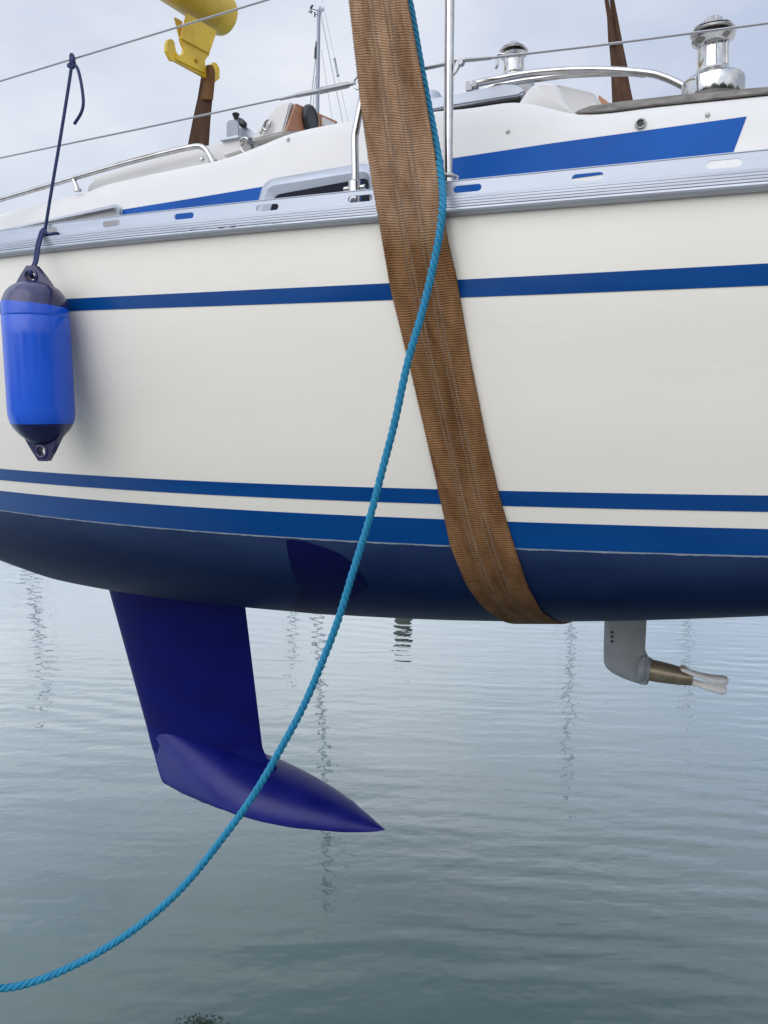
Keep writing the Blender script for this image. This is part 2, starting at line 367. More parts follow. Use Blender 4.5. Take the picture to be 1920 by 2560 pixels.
def webbing(name, c_dark, c_light, rib, stain=True):
    """UV: x 0..1 across the strap, y metres along"""
    m = mat(name, c_light, .85, spec=.15); t, p = nodes_of(m); l = t.links.new
    uv = N(t, 'ShaderNodeUVMap'); uv.uv_map = 'UVMap'
    sp = N(t, 'ShaderNodeSeparateXYZ'); l(uv.outputs[0], sp.inputs[0])
    # weave waviness
    nw = N(t, 'ShaderNodeTexNoise', Scale=1.0, Detail=2.0); mw = N(t, 'ShaderNodeMapping'); mw.inputs['Scale'].default_value = (2.5, 9, 1)
    l(uv.outputs[0], mw.inputs[0]); l(mw.outputs[0], nw.inputs['Vector'])
    ph = N(t, 'ShaderNodeMath', operation='MULTIPLY_ADD'); l(nw.outputs['Fac'], ph.inputs[0]); ph.inputs[1].default_value = .016; l(sp.outputs['Y'], ph.inputs[2])
    k = N(t, 'ShaderNodeMath', operation='MULTIPLY'); l(ph.outputs[0], k.inputs[0]); k.inputs[1].default_value = 2*math.pi/rib
    s = N(t, 'ShaderNodeMath', operation='SINE'); l(k.outputs[0], s.inputs[0])
    s2 = N(t, 'ShaderNodeMath', operation='MULTIPLY_ADD'); l(s.outputs[0], s2.inputs[0]); s2.inputs[1].default_value = .5; s2.inputs[2].default_value = .5
    nb = N(t, 'ShaderNodeTexNoise', Scale=1.0, Detail=9.0, Roughness=.72); mb_ = N(t, 'ShaderNodeMapping'); mb_.inputs['Scale'].default_value = (3.0, 5, 1)
    l(uv.outputs[0], mb_.inputs[0]); l(mb_.outputs[0], nb.inputs['Vector'])
    nf = N(t, 'ShaderNodeTexNoise', Scale=1.0, Detail=3.0); mf = N(t, 'ShaderNodeMapping'); mf.inputs['Scale'].default_value = (60, 420, 1)
    l(uv.outputs[0], mf.inputs[0]); l(mf.outputs[0], nf.inputs['Vector'])
    r = N(t, 'ShaderNodeValToRGB'); r.color_ramp.elements[0].position = .36; r.color_ramp.elements[1].position = .66
    r.color_ramp.elements[0].color = (*c_dark, 1); r.color_ramp.elements[1].color = (*c_light, 1); l(nb.outputs['Fac'], r.inputs[0])
    # woven ribs, darker in their grooves
    g = N(t, 'ShaderNodeMapRange'); g.inputs['To Min'].default_value = .74; g.inputs['To Max'].default_value = 1.10
    nr = N(t, 'ShaderNodeTexNoise', Scale=1.0, Detail=4.0); mr = N(t, 'ShaderNodeMapping'); mr.inputs['Scale'].default_value = (4, 14, 1); mr.inputs['Location'].default_value = (3, 5, 0); l(uv.outputs[0], mr.inputs[0]); l(mr.outputs[0], nr.inputs['Vector'])
    nq = N(t, 'ShaderNodeMapRange'); nq.inputs['From Min'].default_value = .40; nq.inputs['From Max'].default_value = .62; l(nr.outputs['Fac'], nq.inputs['Value'])
    sm = N(t, 'ShaderNodeMixRGB'); sm.inputs[2].default_value = (.6, .6, .6, 1); l(nq.outputs[0], sm.inputs[0]); l(s2.outputs[0], sm.inputs[1]); l(sm.outputs[0], g.inputs['Value'])
    gf = N(t, 'ShaderNodeMapRange'); gf.inputs['From Min'].default_value = .3; gf.inputs['From Max'].default_value = .7; gf.inputs['To Min'].default_value = .78; gf.inputs['To Max'].default_value = 1.2; l(nf.outputs['Fac'], gf.inputs['Value'])
    gg = N(t, 'ShaderNodeMath', operation='MULTIPLY'); l(g.outputs[0], gg.inputs[0]); l(gf.outputs[0], gg.inputs[1])
    mul = N(t, 'ShaderNodeMixRGB', blend_type='MULTIPLY'); mul.inputs[0].default_value = 1; l(r.outputs[0], mul.inputs[1]); l(gg.outputs[0], mul.inputs[2])
    last = mul.outputs[0]
    b = N(t, 'ShaderNodeBump', Strength=1.0, Distance=.0016); l(s2.outputs[0], b.inputs['Height']); nrm = b.outputs[0]
    if stain:
        # darker, greener water-stained lower run
        st = N(t, 'ShaderNodeMapRange'); st.inputs['From Min'].default_value = 1.06; st.inputs['From Max'].default_value = 1.12
        l(ph.outputs[0], st.inputs['Value'])
        m2 = N(t, 'ShaderNodeMixRGB', blend_type='MULTIPLY'); m2.inputs[2].default_value = (.66, .55, .40, 1); l(st.outputs[0], m2.inputs[0]); l(last, m2.inputs[1]); last = m2.outputs[0]
        # four lengthwise stitched seams
        acc = None
        for c0, wd in ((.325, .013), (.40, .017), (.605, .013), (.685, .017)):
            d = N(t, 'ShaderNodeMath', operation='SUBTRACT'); l(sp.outputs['X'], d.inputs[0]); d.inputs[1].default_value = c0
            a = N(t, 'ShaderNodeMath', operation='ABSOLUTE'); l(d.outputs[0], a.inputs[0])
            q = N(t, 'ShaderNodeMapRange'); q.inputs['From Min'].default_value = wd*1.1; q.inputs['From Max'].default_value = wd*.4; l(a.outputs[0], q.inputs['Value'])
            if acc is None: acc = q.outputs[0]
            else:
                mxn = N(t, 'ShaderNodeMath', operation='MAXIMUM'); l(acc, mxn.inputs[0]); l(q.outputs[0], mxn.inputs[1]); acc = mxn.outputs[0]
        wv = N(t, 'ShaderNodeMath', operation='MULTIPLY'); l(sp.outputs['Y'], wv.inputs[0]); wv.inputs[1].default_value = 2*math.pi/.006
        wsn = N(t, 'ShaderNodeMath', operation='SINE'); l(wv.outputs[0], wsn.inputs[0])
        th = N(t, 'ShaderNodeMixRGB'); th.inputs[1].default_value = (.15, .092, .058, 1); th.inputs[2].default_value = (.58, .45, .33, 1)
        wr = N(t, 'ShaderNodeMapRange'); wr.inputs['From Min'].default_value = -.6; wr.inputs['From Max'].default_value = 1; l(wsn.outputs[0], wr.inputs['Value'])
        wq = N(t, 'ShaderNodeMath', operation='MULTIPLY'); l(wr.outputs[0], wq.inputs[0]); l(nb.outputs['Fac'], wq.inputs[1])
        l(wq.outputs[0], th.inputs[0])
        sf = N(t, 'ShaderNodeMath', operation='MULTIPLY'); l(acc, sf.inputs[0]); sf.inputs[1].default_value = .85
        m3 = N(t, 'ShaderNodeMixRGB'); l(sf.outputs[0], m3.inputs[0]); l(last, m3.inputs[1]); l(th.outputs[0], m3.inputs[2]); last = m3.outputs[0]
        b2 = N(t, 'ShaderNodeBump', Strength=1.0, Distance=.0018); b2.invert = True; l(acc, b2.inputs['Height']); l(nrm, b2.inputs['Normal']); nrm = b2.outputs[0]
    l(last, p.inputs['Base Color']); l(nrm, p.inputs['Normal'])
    return m
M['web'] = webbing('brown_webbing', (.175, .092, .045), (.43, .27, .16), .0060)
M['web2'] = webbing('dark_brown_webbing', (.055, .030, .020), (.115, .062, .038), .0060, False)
M['sleeve'] = webbing('tan_sleeve', (.14, .068, .026), (.20, .100, .040), .0060, False)

def rope_mat(name, c1, c2):
    m = mat(name, c1, .6, spec=.3); t, p = nodes_of(m); l = t.links.new
    uv = N(t, 'ShaderNodeUVMap'); uv.uv_map = 'UVMap'
    mpn = N(t, 'ShaderNodeMapping'); mpn.inputs['Scale'].default_value = (26, 45, 1); mpn.inputs['Rotation'].default_value = (0, 0, .5)
    n = N(t, 'ShaderNodeTexNoise', Scale=1.0, Detail=5.0, Roughness=.7); l(uv.outputs[0], mpn.inputs[0]); l(mpn.outputs[0], n.inputs['Vector'])
    r = N(t, 'ShaderNodeValToRGB'); r.color_ramp.elements[0].position = .35; r.color_ramp.elements[1].position = .68
    r.color_ramp.elements[0].color = (*c1, 1); r.color_ramp.elements[1].color = (*c2, 1)
    l(n.outputs['Fac'], r.inputs[0]); l(r.outputs[0], p.inputs['Base Color'])
    b = N(t, 'ShaderNodeBump', Strength=.8, Distance=.0012); l(n.outputs['Fac'], b.inputs['Height']); l(b.outputs[0], p.inputs['Normal'])
    return m
M['rope'] = rope_mat('turquoise_rope', (.004, .125, .25), (.02, .25, .39))

def rail_mat():
    """aluminium with black scuffs; UV y is the height on the profile"""
    m = mat('rubbed_aluminium', (.7, .73, .78), .38, metal=.5); t, p = nodes_of(m); l = t.links.new
    uv = N(t, 'ShaderNodeUVMap'); uv.uv_map = 'UVMap'
    mp1 = N(t, 'ShaderNodeMapping'); mp1.inputs['Scale'].default_value = (3, 90, 1); l(uv.outputs[0], mp1.inputs[0])
    n1 = N(t, 'ShaderNodeTexNoise', Scale=1.0, Detail=6.0, Roughness=.6); l(mp1.outputs[0], n1.inputs['Vector'])
    r = N(t, 'ShaderNodeValToRGB'); r.color_ramp.elements[0].position = .3; r.color_ramp.elements[1].position = .7
    r.color_ramp.elements[0].color = (.36, .385, .43, 1); r.color_ramp.elements[1].color = (.48, .51, .56, 1); l(n1.outputs['Fac'], r.inputs[0])
    mp2 = N(t, 'ShaderNodeMapping'); mp2.inputs['Scale'].default_value = (30, 160, 1); l(uv.outputs[0], mp2.inputs[0])
    n2 = N(t, 'ShaderNodeTexNoise', Scale=1.0, Detail=5.0, Roughness=.7); l(mp2.outputs[0], n2.inputs['Vector'])
    sp = N(t, 'ShaderNodeSeparateXYZ'); l(uv.outputs[0], sp.inputs[0])
    # one scraped length of the lower lip, forward of the sling
    du = N(t, 'ShaderNodeMath', operation='SUBTRACT'); l(sp.outputs['X'], du.inputs[0]); du.inputs[1].default_value = -.42
    da = N(t, 'ShaderNodeMath', operation='ABSOLUTE'); l(du.outputs[0], da.inputs[0])
    dm = N(t, 'ShaderNodeMapRange'); dm.inputs['From Min'].default_value = .22; dm.inputs['From Max'].default_value = .08; l(da.outputs[0], dm.inputs['Value'])
    dv = N(t, 'ShaderNodeMath', operation='SUBTRACT'); l(sp.outputs['Y'], dv.inputs[0]); dv.inputs[1].default_value = .0165
    dva = N(t, 'ShaderNodeMath', operation='ABSOLUTE'); l(dv.outputs[0], dva.inputs[0])
    dvm = N(t, 'ShaderNodeMapRange'); dvm.inputs['From Min'].default_value = .006; dvm.inputs['From Max'].default_value = .002; l(dva.outputs[0], dvm.inputs['Value'])
    q = N(t, 'ShaderNodeMath', operation='MULTIPLY'); l(dm.outputs[0], q.inputs[0]); l(dvm.outputs[0], q.inputs[1])
    q1 = N(t, 'ShaderNodeMapRange'); q1.inputs['From Min'].default_value = .52; q1.inputs['From Max'].default_value = .60; l(n2.outputs['Fac'], q1.inputs['Value'])
    q2 = N(t, 'ShaderNodeMath', operation='MULTIPLY'); l(q.outputs[0], q2.inputs[0]); l(q1.outputs[0], q2.inputs[1])
    mxn = N(t, 'ShaderNodeMixRGB'); mxn.inputs[2].default_value = (.03, .03, .035, 1); l(q2.outputs[0], mxn.inputs[0]); l(r.outputs[0], mxn.inputs[1])
    l(mxn.outputs[0], p.inputs['Base Color'])
    return m
M['rail'] = rail_mat()

def water_mat():
    m = mat('harbour_water', (.070, .098, .100), .6, spec=0.0); t, p = nodes_of(m); l = t.links.new
    co = N(t, 'ShaderNodeTexCoord')
    def noise(sx, sy, rot, det, dist, rough=.5, off=(0, 0, 0)):
        mpn = N(t, 'ShaderNodeMapping'); mpn.inputs['Scale'].default_value = (sx, sy, 1); mpn.inputs['Rotation'].default_value = (0, 0, rot); mpn.inputs['Location'].default_value = off
        n = N(t, 'ShaderNodeTexNoise', Scale=1.0, Detail=float(det), Roughness=rough, Distortion=dist)
        l(co.outputs['Object'], mpn.inputs[0]); l(mpn.outputs[0], n.inputs['Vector']); return n.outputs['Fac']
    def bump(h, d, prev=None, s=1.0, mask=None):
        b = N(t, 'ShaderNodeBump', Strength=s, Distance=d); l(h, b.inputs['Height'])
        if prev is not None: l(prev, b.inputs['Normal'])
        if mask is not None: l(mask, b.inputs['Strength'])
        return b.outputs[0]
    patch = noise(.10, .16, .3, 2, .4)                     # calm and ruffled areas
    pm = N(t, 'ShaderNodeMapRange'); pm.inputs['From Min'].default_value = .38; pm.inputs['From Max'].default_value = .60; pm.inputs['To Min'].default_value = .06; pm.inputs['To Max'].default_value = 1.0
    l(patch, pm.inputs['Value'])
    n = bump(noise(.55, 2.3, .26, 2, .5), .011)             # long low ripples
    n = bump(noise(1.4, 7.0, .20, 2, .3, off=(3, 7, 0)), .0062, n, mask=pm.outputs[0])
    n = bump(noise(4.0, 9.0, .5, 2, .2, off=(9, 2, 0)), .0044, n, mask=pm.outputs[0])
    n = bump(noise(9.0, 13.0, -.7, 1, .1, off=(1, 5, 0)), .0015, n)
    def train(scale, rot, dist, d, msk, prev):
        mpn = N(t, 'ShaderNodeMapping'); mpn.inputs['Rotation'].default_value = (0, 0, rot)
        wv = N(t, 'ShaderNodeTexWave', wave_type='BANDS', bands_direction='Y', wave_profile='SIN')
        wv.inputs['Scale'].default_value = scale; wv.inputs['Distortion'].default_value = dist; wv.inputs['Detail'].default_value = 2.0; wv.inputs['Detail Scale'].default_value = 1.2
        l(co.outputs['Object'], mpn.inputs[0]); l(mpn.outputs[0], wv.inputs['Vector'])
        return bump(wv.outputs['Fac'], d, prev, mask=msk)
    p2 = N(t, 'ShaderNodeMapRange'); p2.inputs['From Min'].default_value = .46; p2.inputs['From Max'].default_value = .62; p2.inputs['To Min'].default_value = .0
    l(noise(.16, .24, .2, 2, .5, off=(4.3, 1.7, 0)), p2.inputs['Value'])
    n = train(1.15, .30, 3.2, .0034, p2.outputs[0], n)
    n = train(1.55, .12, 3.0, .0018, pm.outputs[0], n)
    gl = N(t, 'ShaderNodeBsdfGlossy', Roughness=.02); gl.inputs['Color'].default_value = (.93, .98, .96, 1); l(n, gl.inputs['Normal'])
    lw = N(t, 'ShaderNodeLayerWeight', Blend=.5); l(n, lw.inputs['Normal'])
    fr = N(t, 'ShaderNodeValToRGB'); e = fr.color_ramp.elements
    e[0].position = .10; e[0].color = (.02, .02, .02, 1); e[1].position = .88; e[1].color = (.96, .96, .96, 1)
    for ps, v in ((.32, .05), (.44, .17), (.55, .40), (.66, .66), (.74, .84)):
        q = e.new(ps); q.color = (v, v, v, 1)
    l(lw.outputs['Facing'], fr.inputs[0])
    ms = N(t, 'ShaderNodeMixShader'); l(fr.outputs[0], ms.inputs[0]); l(p.outputs[0], ms.inputs[1]); l(gl.outputs[0], ms.inputs[2])
    l(ms.outputs[0], t.nodes['Material Output'].inputs['Surface'])
    c = N(t, 'ShaderNodeValToRGB'); c.color_ramp.elements[0].color = (.064, .112, .109, 1); c.color_ramp.elements[1].color = (.078, .130, .125, 1)
    c.color_ramp.elements[0].position = .35; c.color_ramp.elements[1].position = .65
    l(noise(.25, .3, .2, 4, .3), c.inputs[0]); l(c.outputs[0], p.inputs['Base Color'])
    return m
M['water'] = water_mat()

# ------------------------------------------------------------------ setting: water and the quay behind the camera
S = 1500
tag(MB().add([(-S, -S, 0), (S, -S, 0), (S, S, 0), (-S, S, 0)], [(0, 1, 2, 3)]).build('water', M['water'], smooth=False), kind='structure')
q = MB(); q.prism([(-60, -40, -2), (60, -40, -2), (60, .25, -2), (-60, .25, -2)], (0, 0, 3.4))
tag(q.build('quay', M['conc'], bevel=.03, smooth=False), kind='structure')

bk = MB(); rows = []  # unseen bank, added to give the steel something dark to reflect
for i in range(90):
    a = R(95) + R(185)*i/89.0                     # sweeps behind the camera, from the right to the left
    rr_ = 70 + 6*math.sin(i*.7); hgt = (15 + 4*math.sin(i*.41)+2.5*math.sin(i*1.3+1)+1.2*math.sin(i*2.9))*(.35+.65*min(1, max(0, (76-i)/26.0)))
    d_ = np.array([math.sin(a), math.cos(a), 0]); jit = lambda: random.uniform(-.8, .8)
    rows.append([d_*rr_+Z*0, d_*(rr_+2)+Z*(hgt*.35+jit()*.5), d_*(rr_+6)+Z*(hgt*.75+jit()), d_*(rr_+11)+Z*(hgt+jit()), d_*(rr_+22)+Z*(hgt*.6), d_*(rr_+30)-Z*1])
M['bank'] = mat('dark_reflection_bank', (.05, .07, .03), .9); vary(M['bank'], (.02, .035, .015), (.10, .115, .06), (.5, .5, .5), 8)
tag(bk.grid(rows).build('added_reflection_bank', M['bank'], angle=60), kind='structure')

# ------------------------------------------------------------------ the sailboat in the slings
BT = thing('sailboat', tuple(W3(0, HB, ZK(0))), 'white sailboat with blue stripes hanging above the water in brown lifting slings', 'sailboat')
US = sorted(set(list(np.linspace(-4.85, -2.2, 24)) + list(np.arange(-2.2, 1.5, .05)) + list(np.linspace(1.5, 4.2, 16))))
def rail_z(u): return ZR['rb'](u)
def deck_z(u): return ZR['rb'](u) + 0.045
# hull shell, gelcoat above the antifouling edge
def shell(s0, s1, n, us, off=0.0, mirror=False):
    return [[HP(u, s, off, mirror) for s in np.linspace(s0, s1, n)] for u in us]
hull = MB()
for mir in (False, True):
    rows = []
    for u in US:
        q = H(u, 0); w0 = 2*HB-Wd(u) if mir else Wd(u)
        rows.append([W3(u, w0, deck_z(u))] + [HP(u, s, 0, mir) for s in np.linspace(0, 1, 22)])
    hull.grid(rows)
tr = [W3(US[-1], HB + sg*(HB-x[0]), x[1]) for sg in (-1,) for x in [H(US[-1], s) for s in np.linspace(0, 2, 30)]]
tr2 = [W3(US[-1], HB + (HB-x[0]), x[1]) for x in [H(US[-1], s) for s in np.linspace(2, 0, 30)]]
hull.add(tr+tr2, [tuple(range(60))])
hull.build('hull', M['gel'], BT, angle=60)
ant = MB()
for mir in (False, True):
    rows, uvs = [], []
    for u in US:
        row = [HP(u, s, .0012, mir) for s in np.linspace(1, 2, 40)]; ln = [0]
        for i in range(1, 40): ln.append(ln[-1]+np.linalg.norm(row[i]-row[i-1]))
        rows.append(row); uvs.append([(u, a) for a in ln])
    ant.grid(rows, uv=uvs)
ant.build('antifouling', M['anti'], BT, angle=60)
def stripe(name, k1, k2, material, off=.0015):
    mb = MB()
    for mir in (False, True):
        rows = []
        for u in US:
            a, b = s_of_z(u, ZR[k1](u)), s_of_z(u, ZR[k2](u))
            ss = np.linspace(a, b, 5)
            rows.append([HP(u, ss[0], 0, mir)]+[HP(u, s, off, mir) for s in ss]+[HP(u, ss[-1], 0, mir)])
        mb.grid(rows)
    return mb.build(name, material, BT, angle=80)
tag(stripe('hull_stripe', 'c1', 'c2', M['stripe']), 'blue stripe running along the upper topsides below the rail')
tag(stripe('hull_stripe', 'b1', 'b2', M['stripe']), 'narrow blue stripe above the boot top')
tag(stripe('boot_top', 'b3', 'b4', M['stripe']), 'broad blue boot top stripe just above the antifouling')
# deck
dk = MB(); dk.grid([[W3(u, Wd(u)+(2*half(u))*k/8.0, deck_z(u)-.001+.02*math.sin(math.pi*k/8)*0) for k in range(9)] for u in US])
dk.build('deck', M['deck'], BT)
# darker patch on the bottom: pixel outline laid on the hull surface
def on_hull(px, py, s_lo=1.0, s_hi=1.999, off=.002):
    """point of the hull that the photograph shows at this pixel (below the painted edge)"""
    best = None
    for s in np.linspace(s_lo, s_hi, 90):
        lo_u, hi_u = -4.0, 2.5
        for _ in range(36):
            m_ = .5*(lo_u+hi_u)
            if proj(HP(m_, s, off))[0] < px: lo_u = m_
            else: hi_u = m_
        p = HP(lo_u, s, off); e = abs(proj(p)[1]-py)
        if best is None or e < best[0]-1e-6: best = (e, lo_u, s)
    return best[1], best[2]
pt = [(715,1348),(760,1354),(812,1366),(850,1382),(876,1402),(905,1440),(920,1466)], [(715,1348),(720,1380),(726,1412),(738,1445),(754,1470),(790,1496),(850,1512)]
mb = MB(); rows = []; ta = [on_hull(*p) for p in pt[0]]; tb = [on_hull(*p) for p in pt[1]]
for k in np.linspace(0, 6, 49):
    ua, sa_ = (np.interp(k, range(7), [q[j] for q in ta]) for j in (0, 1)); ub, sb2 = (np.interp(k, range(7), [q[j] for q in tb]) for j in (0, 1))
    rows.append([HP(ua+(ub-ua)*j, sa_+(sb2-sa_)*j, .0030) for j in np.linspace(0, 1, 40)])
mb.grid(rows); tag(mb.build('dark_patch', M['patch'], BT), 'dark patch on the antifouling')

# ---- toe rail: profile (outboard, height above base)
def prof_rail():
    p = [(0.0, 0.000), (.010, .000), (.018, .002), (.0235, .006), (.0255, .011), (.0250, .0155)]
    z = .0155; n = 4; h = .0068
    for i in range(n):
        p += [(.0225, z+.0004), (.0225, z+.0012), (.0262-.0008*i, z+.0018), (.0262-.0008*i, z+h)]
        z += h
    p += [(.0200, z+.002), (.0060, z+.0035)]
    return p, z+.0035
RP, RZ = prof_rail()
RU = [u for u in US if u > -4.7]
rail = MB()
for mir in (False, True):
    rows, uvs = [], []
    for u in RU:
        hsc = (ZR['rt'](u)-ZR['rb'](u))/.088 if -1.7 < u < 1.2 else 1.0
        sg = -1 if not mir else 1; wb = Wd(u) if not mir else 2*HB-Wd(u)
        rows.append([W3(u, wb + sg*o, rail_z(u)+z*hsc) for o, z in RP]); uvs.append([(u, z) for o, z in RP])
    rail.grid(rows, uv=uvs)
RAIL = rail.build('toe_rail', M['rail'], BT, angle=25)
# perforated flange; slot pitch measured from the photograph
slots_px = [(128,578),(282,561),(463,540),(671,518),(903,491),(1170,467),(1470,437),(1810,407)]
su = [boat(hit_fn(x, y, lambda u, z: Wd(u)+.004))[0] for x, y in slots_px]
pitch, su0 = np.polyfit(range(8), su, 1)
print('slots', [round(x, 3) for x in su], 'pitch', pitch)
SU = [su0+pitch*i for i in range(-14, 17)]
SU = [x for x in SU if -4.4 < x < 4.0]
for i, x in enumerate(su):
    j = int(np.argmin([abs(q-x) for q in SU])); SU[j] = x
fl = MB(); SL, SR = .034, .0088        # slot half length, half height
for mir in (False, True):
    sg = 1 if not mir else -1
    cols = []
    edges = [RU[0]] + [.5*(SU[i]+SU[i+1]) for i in range(len(SU)-1)] + [RU[-1]]
    for i, c in enumerate(SU):
        loc = [edges[i]] + [c - SL + SR*(1-math.cos(a)) for a in np.linspace(0, math.pi/2, 7)] + [c, ] + [c + SL - SR*(1-math.cos(a)) for a in np.linspace(math.pi/2, 0, 7)]
        half_b = [0] + [SR*math.sin(a) for a in np.linspace(0, math.pi/2, 7)] + [SR] + [SR*math.sin(a) for a in np.linspace(math.pi/2, 0, 7)]
        cols += list(zip(loc, half_b))
    cols.append((edges[-1], 0))
    for k in range(len(cols)-1):
        (ua, ba), (ub, bb) = cols[k], cols[k+1]
        def pt_(u, t, z):
            hsc = (ZR['rt'](u)-ZR['rb'](u))/.088 if -1.7 < u < 1.2 else 1.0
            wb = Wd(u) if not mir else 2*HB-Wd(u)
            return W3(u, wb + sg*t, rail_z(u)+z*hsc)
        z0, z1 = RZ-.004, .0855; zm = .5*(RZ+.0855)+.000
        for za, zb, zc, zd in ((z0, z0, zm-ba, zm-bb), (zm+ba, zm+bb, z1, z1)):
            v = [pt_(ua, -.002, za), pt_(ub, -.002, zb), pt_(ub, -.002, zd), pt_(ua, -.002, zc), pt_(ua, .002, za), pt_(ub, .002, zb), pt_(ub, .002, zd), pt_(ua, .002, zc)]
            fl.add(v, [(0, 1, 2, 3), (7, 6, 5, 4), (0, 4, 5, 1), (2, 6, 7, 3)], [(ua, .05)]*8)
    # rolled top bead
    rows = []
    for u in RU:
        rows.append([pt_(u, .003*math.cos(a)-.0005, .0865+.0022*math.sin(a)) for a in np.linspace(0, 2*math.pi, 8, endpoint=False)])
    fl.grid(rows, False, True)
fl.build('flange', M['alu'], RAIL, angle=30)

# ---- cabin and coaming as one moulding
def WC(u, z): return Wd(u) + .36 + .22*max(0, z-3.45)
TOP_PX = [(-200,575),(-60,546),(0,531),(60,514),(123,497),(203,480),(253,459),(360,434),(464,413),(545,396),(597,378),(650,358),(711,331),(770,316),(837,303),(900,293),(1000,284),(1107,270),(1150,268),(1294,246),(1360,262),(1442,282),(1520,278),(1614,264),(1700,255),(1800,245),(1920,232),(2100,214)]
tu = []
for x, y in TOP_PX:
    p = hit_fn(x, y, WC); u, ww, z = boat(p); tu.append((u, z))
tu = [(-3.6, deck_z(-3.6)+.02)] + [t for t in tu if t[0] > -2.3] + [(tu[-1][0]+.8, tu[-1][1]-.02), (3.4, tu[-1][1]-.10)]
TU = lerp_curve(tu)
def ztop(u): return sum(TU(u+d)*k for d, k in ((-.04, .25), (0, .5), (.04, .25)))
CU = sorted(set(list(np.linspace(-3.55, -1.9, 14))+list(np.arange(-1.9, 1.3, .03))+list(np.linspace(1.3, 3.3, 14))))
ucock = boat(on_w(1480, 270, .8))[0]
cab = MB(); rows = []
for u in CU:
    zt = ztop(u); zb = deck_z(u)-.02
    if zt < zb + .05: zt = zb + .05
    side = [(WC(u, z), z) for z in np.linspace(zb, zt-.028, 9)]
    wt = WC(u, zt)
    side += [(wt+.0015, zt-.016), (wt+.007, zt-.0065), (wt+.016, zt-.0015), (wt+.028, zt)]
    if u < ucock: side += [(wt+.12, zt+.006), (wt+.35, zt+.02), (wt+.7, zt+.035), (HB, zt+.04)]
    else: side += [(wt+.20, zt+.002), (wt+.24, zt-.03), (wt+.27, zt-.38), (HB, zt-.40)]
    side = [(min(a, HB), b) for a, b in side]
    full = side + [(2*HB-a, b) for a, b in side[-2::-1]]
    rows.append([W3(u, a, b) for a, b in full])
cab.grid(rows)
for r in (rows[0], rows[-1]): cab.add(r, [tuple(range(len(r)))])
CAB = cab.build('cabin', M['gelw'], BT, angle=70)
def on_cab(px, py, off=0.0): return hit_fn(px, py, lambda u, z: WC(u, z)-off)
# blue cabin stripe
def cab_strip(name, top, bot, material, off=.0015, n=40, parent=BT):
    x0, x1 = top[0][0], top[-1][0]; f, g = lerp_curve(top), lerp_curve(bot); b0, b1 = bot[0][0], bot[-1][0]
    rows = []
    for k in np.linspace(0, 1, n):
        xt = x0+(x1-x0)*k; xb = b0+(b1-b0)*k
        rows.append([on_cab(xt+(xb-xt)*j, f(xt)+(g(xb)-f(xt))*j, off) for j in np.linspace(0, 1, 6)])
    mb = MB().grid(rows); return mb.build(name, material, parent)
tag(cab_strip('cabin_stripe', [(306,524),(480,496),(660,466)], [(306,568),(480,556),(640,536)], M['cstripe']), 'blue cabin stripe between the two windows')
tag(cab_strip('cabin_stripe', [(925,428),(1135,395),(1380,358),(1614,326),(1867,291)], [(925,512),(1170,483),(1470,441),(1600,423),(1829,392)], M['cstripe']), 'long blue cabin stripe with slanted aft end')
# windows
def window(outer, mid, inner, rad, glass, lab):
    k = 7
    po, pm_, pi_ = (round_poly(c, r, k) for c, r in zip((outer, mid, inner), rad))
    o1 = [on_cab(x, y, -.002) for x, y in po]; o2 = [on_cab(x, y, .012) for x, y in po]
    m1 = [on_cab(x, y, .022) for x, y in pm_]; i1 = [on_cab(x, y, .004) for x, y in pi_]
    rows = [o1, o2, m1, i1]
    fr = MB().grid(rows, False, True).build('window', M['alu'], BT, angle=50); tag(fr, lab)
    cx, cy = np.mean([p[0] for p in pi_]), np.mean([p[1] for p in pi_])
    prow = [[on_cab(cx+(x-cx)*q_, cy+(y-cy)*q_, .0042) for x, y in pi_] for q_ in (.02, .2, .4, .6, .8, 1.0)]
    MB().grid(prow, False, True).build('pane', glass, fr)
window([(630,560),(660,450),(928,404),(948,530)], [(647,555),(668,466),(922,426),(934,525)], [(668,550),(687,487),(921,444),(925,520)], (30, 22, 16), M['dglass'], 'window with wide bevelled frame and dark pane')
window([(0,608),(-8,577),(300,508),(306,566)], [(12,606),(12,576),(296,516),(300,565)], [(24,604),(26,574),(290,522),(294,563)], ((4, 14, 18, 4), (3, 8, 13, 4), (3, 6, 10, 4)), M['gglass'], 'window with thin frame and pane grey with reflected sky')

def tube_px(name, pts, wv, r, material, parent=BT, n=10, sm=6, taper=None):
    P = [on_w(x, y, (wv if not hasattr(wv, '__len__') else wv[i])) for i, (x, y) in enumerate(pts)]
    P = smooth_path(P, sm); rr = r if taper is None else list(np.interp(np.linspace(0, 1, len(P)), *taper))
    return MB().tube(P, rr, n).build(name, material, parent)
def poly_px(name, pts, wv, thick, material, parent=BT, bevel=.003, smooth=True):
    return MB().prism([on_w(x, y, wv) for x, y in pts], Bv*thick).build(name, material, parent, bevel=bevel, smooth=smooth)

# raised coachroof panel behind the grab rail
poly_px('roof_panel', [(216,482),(218,466),(240,441),(422,386),(560,352),(640,336),(700,340),(700,380),(545,412),(330,455)], .60, .9, M['gelw'], bevel=.006)
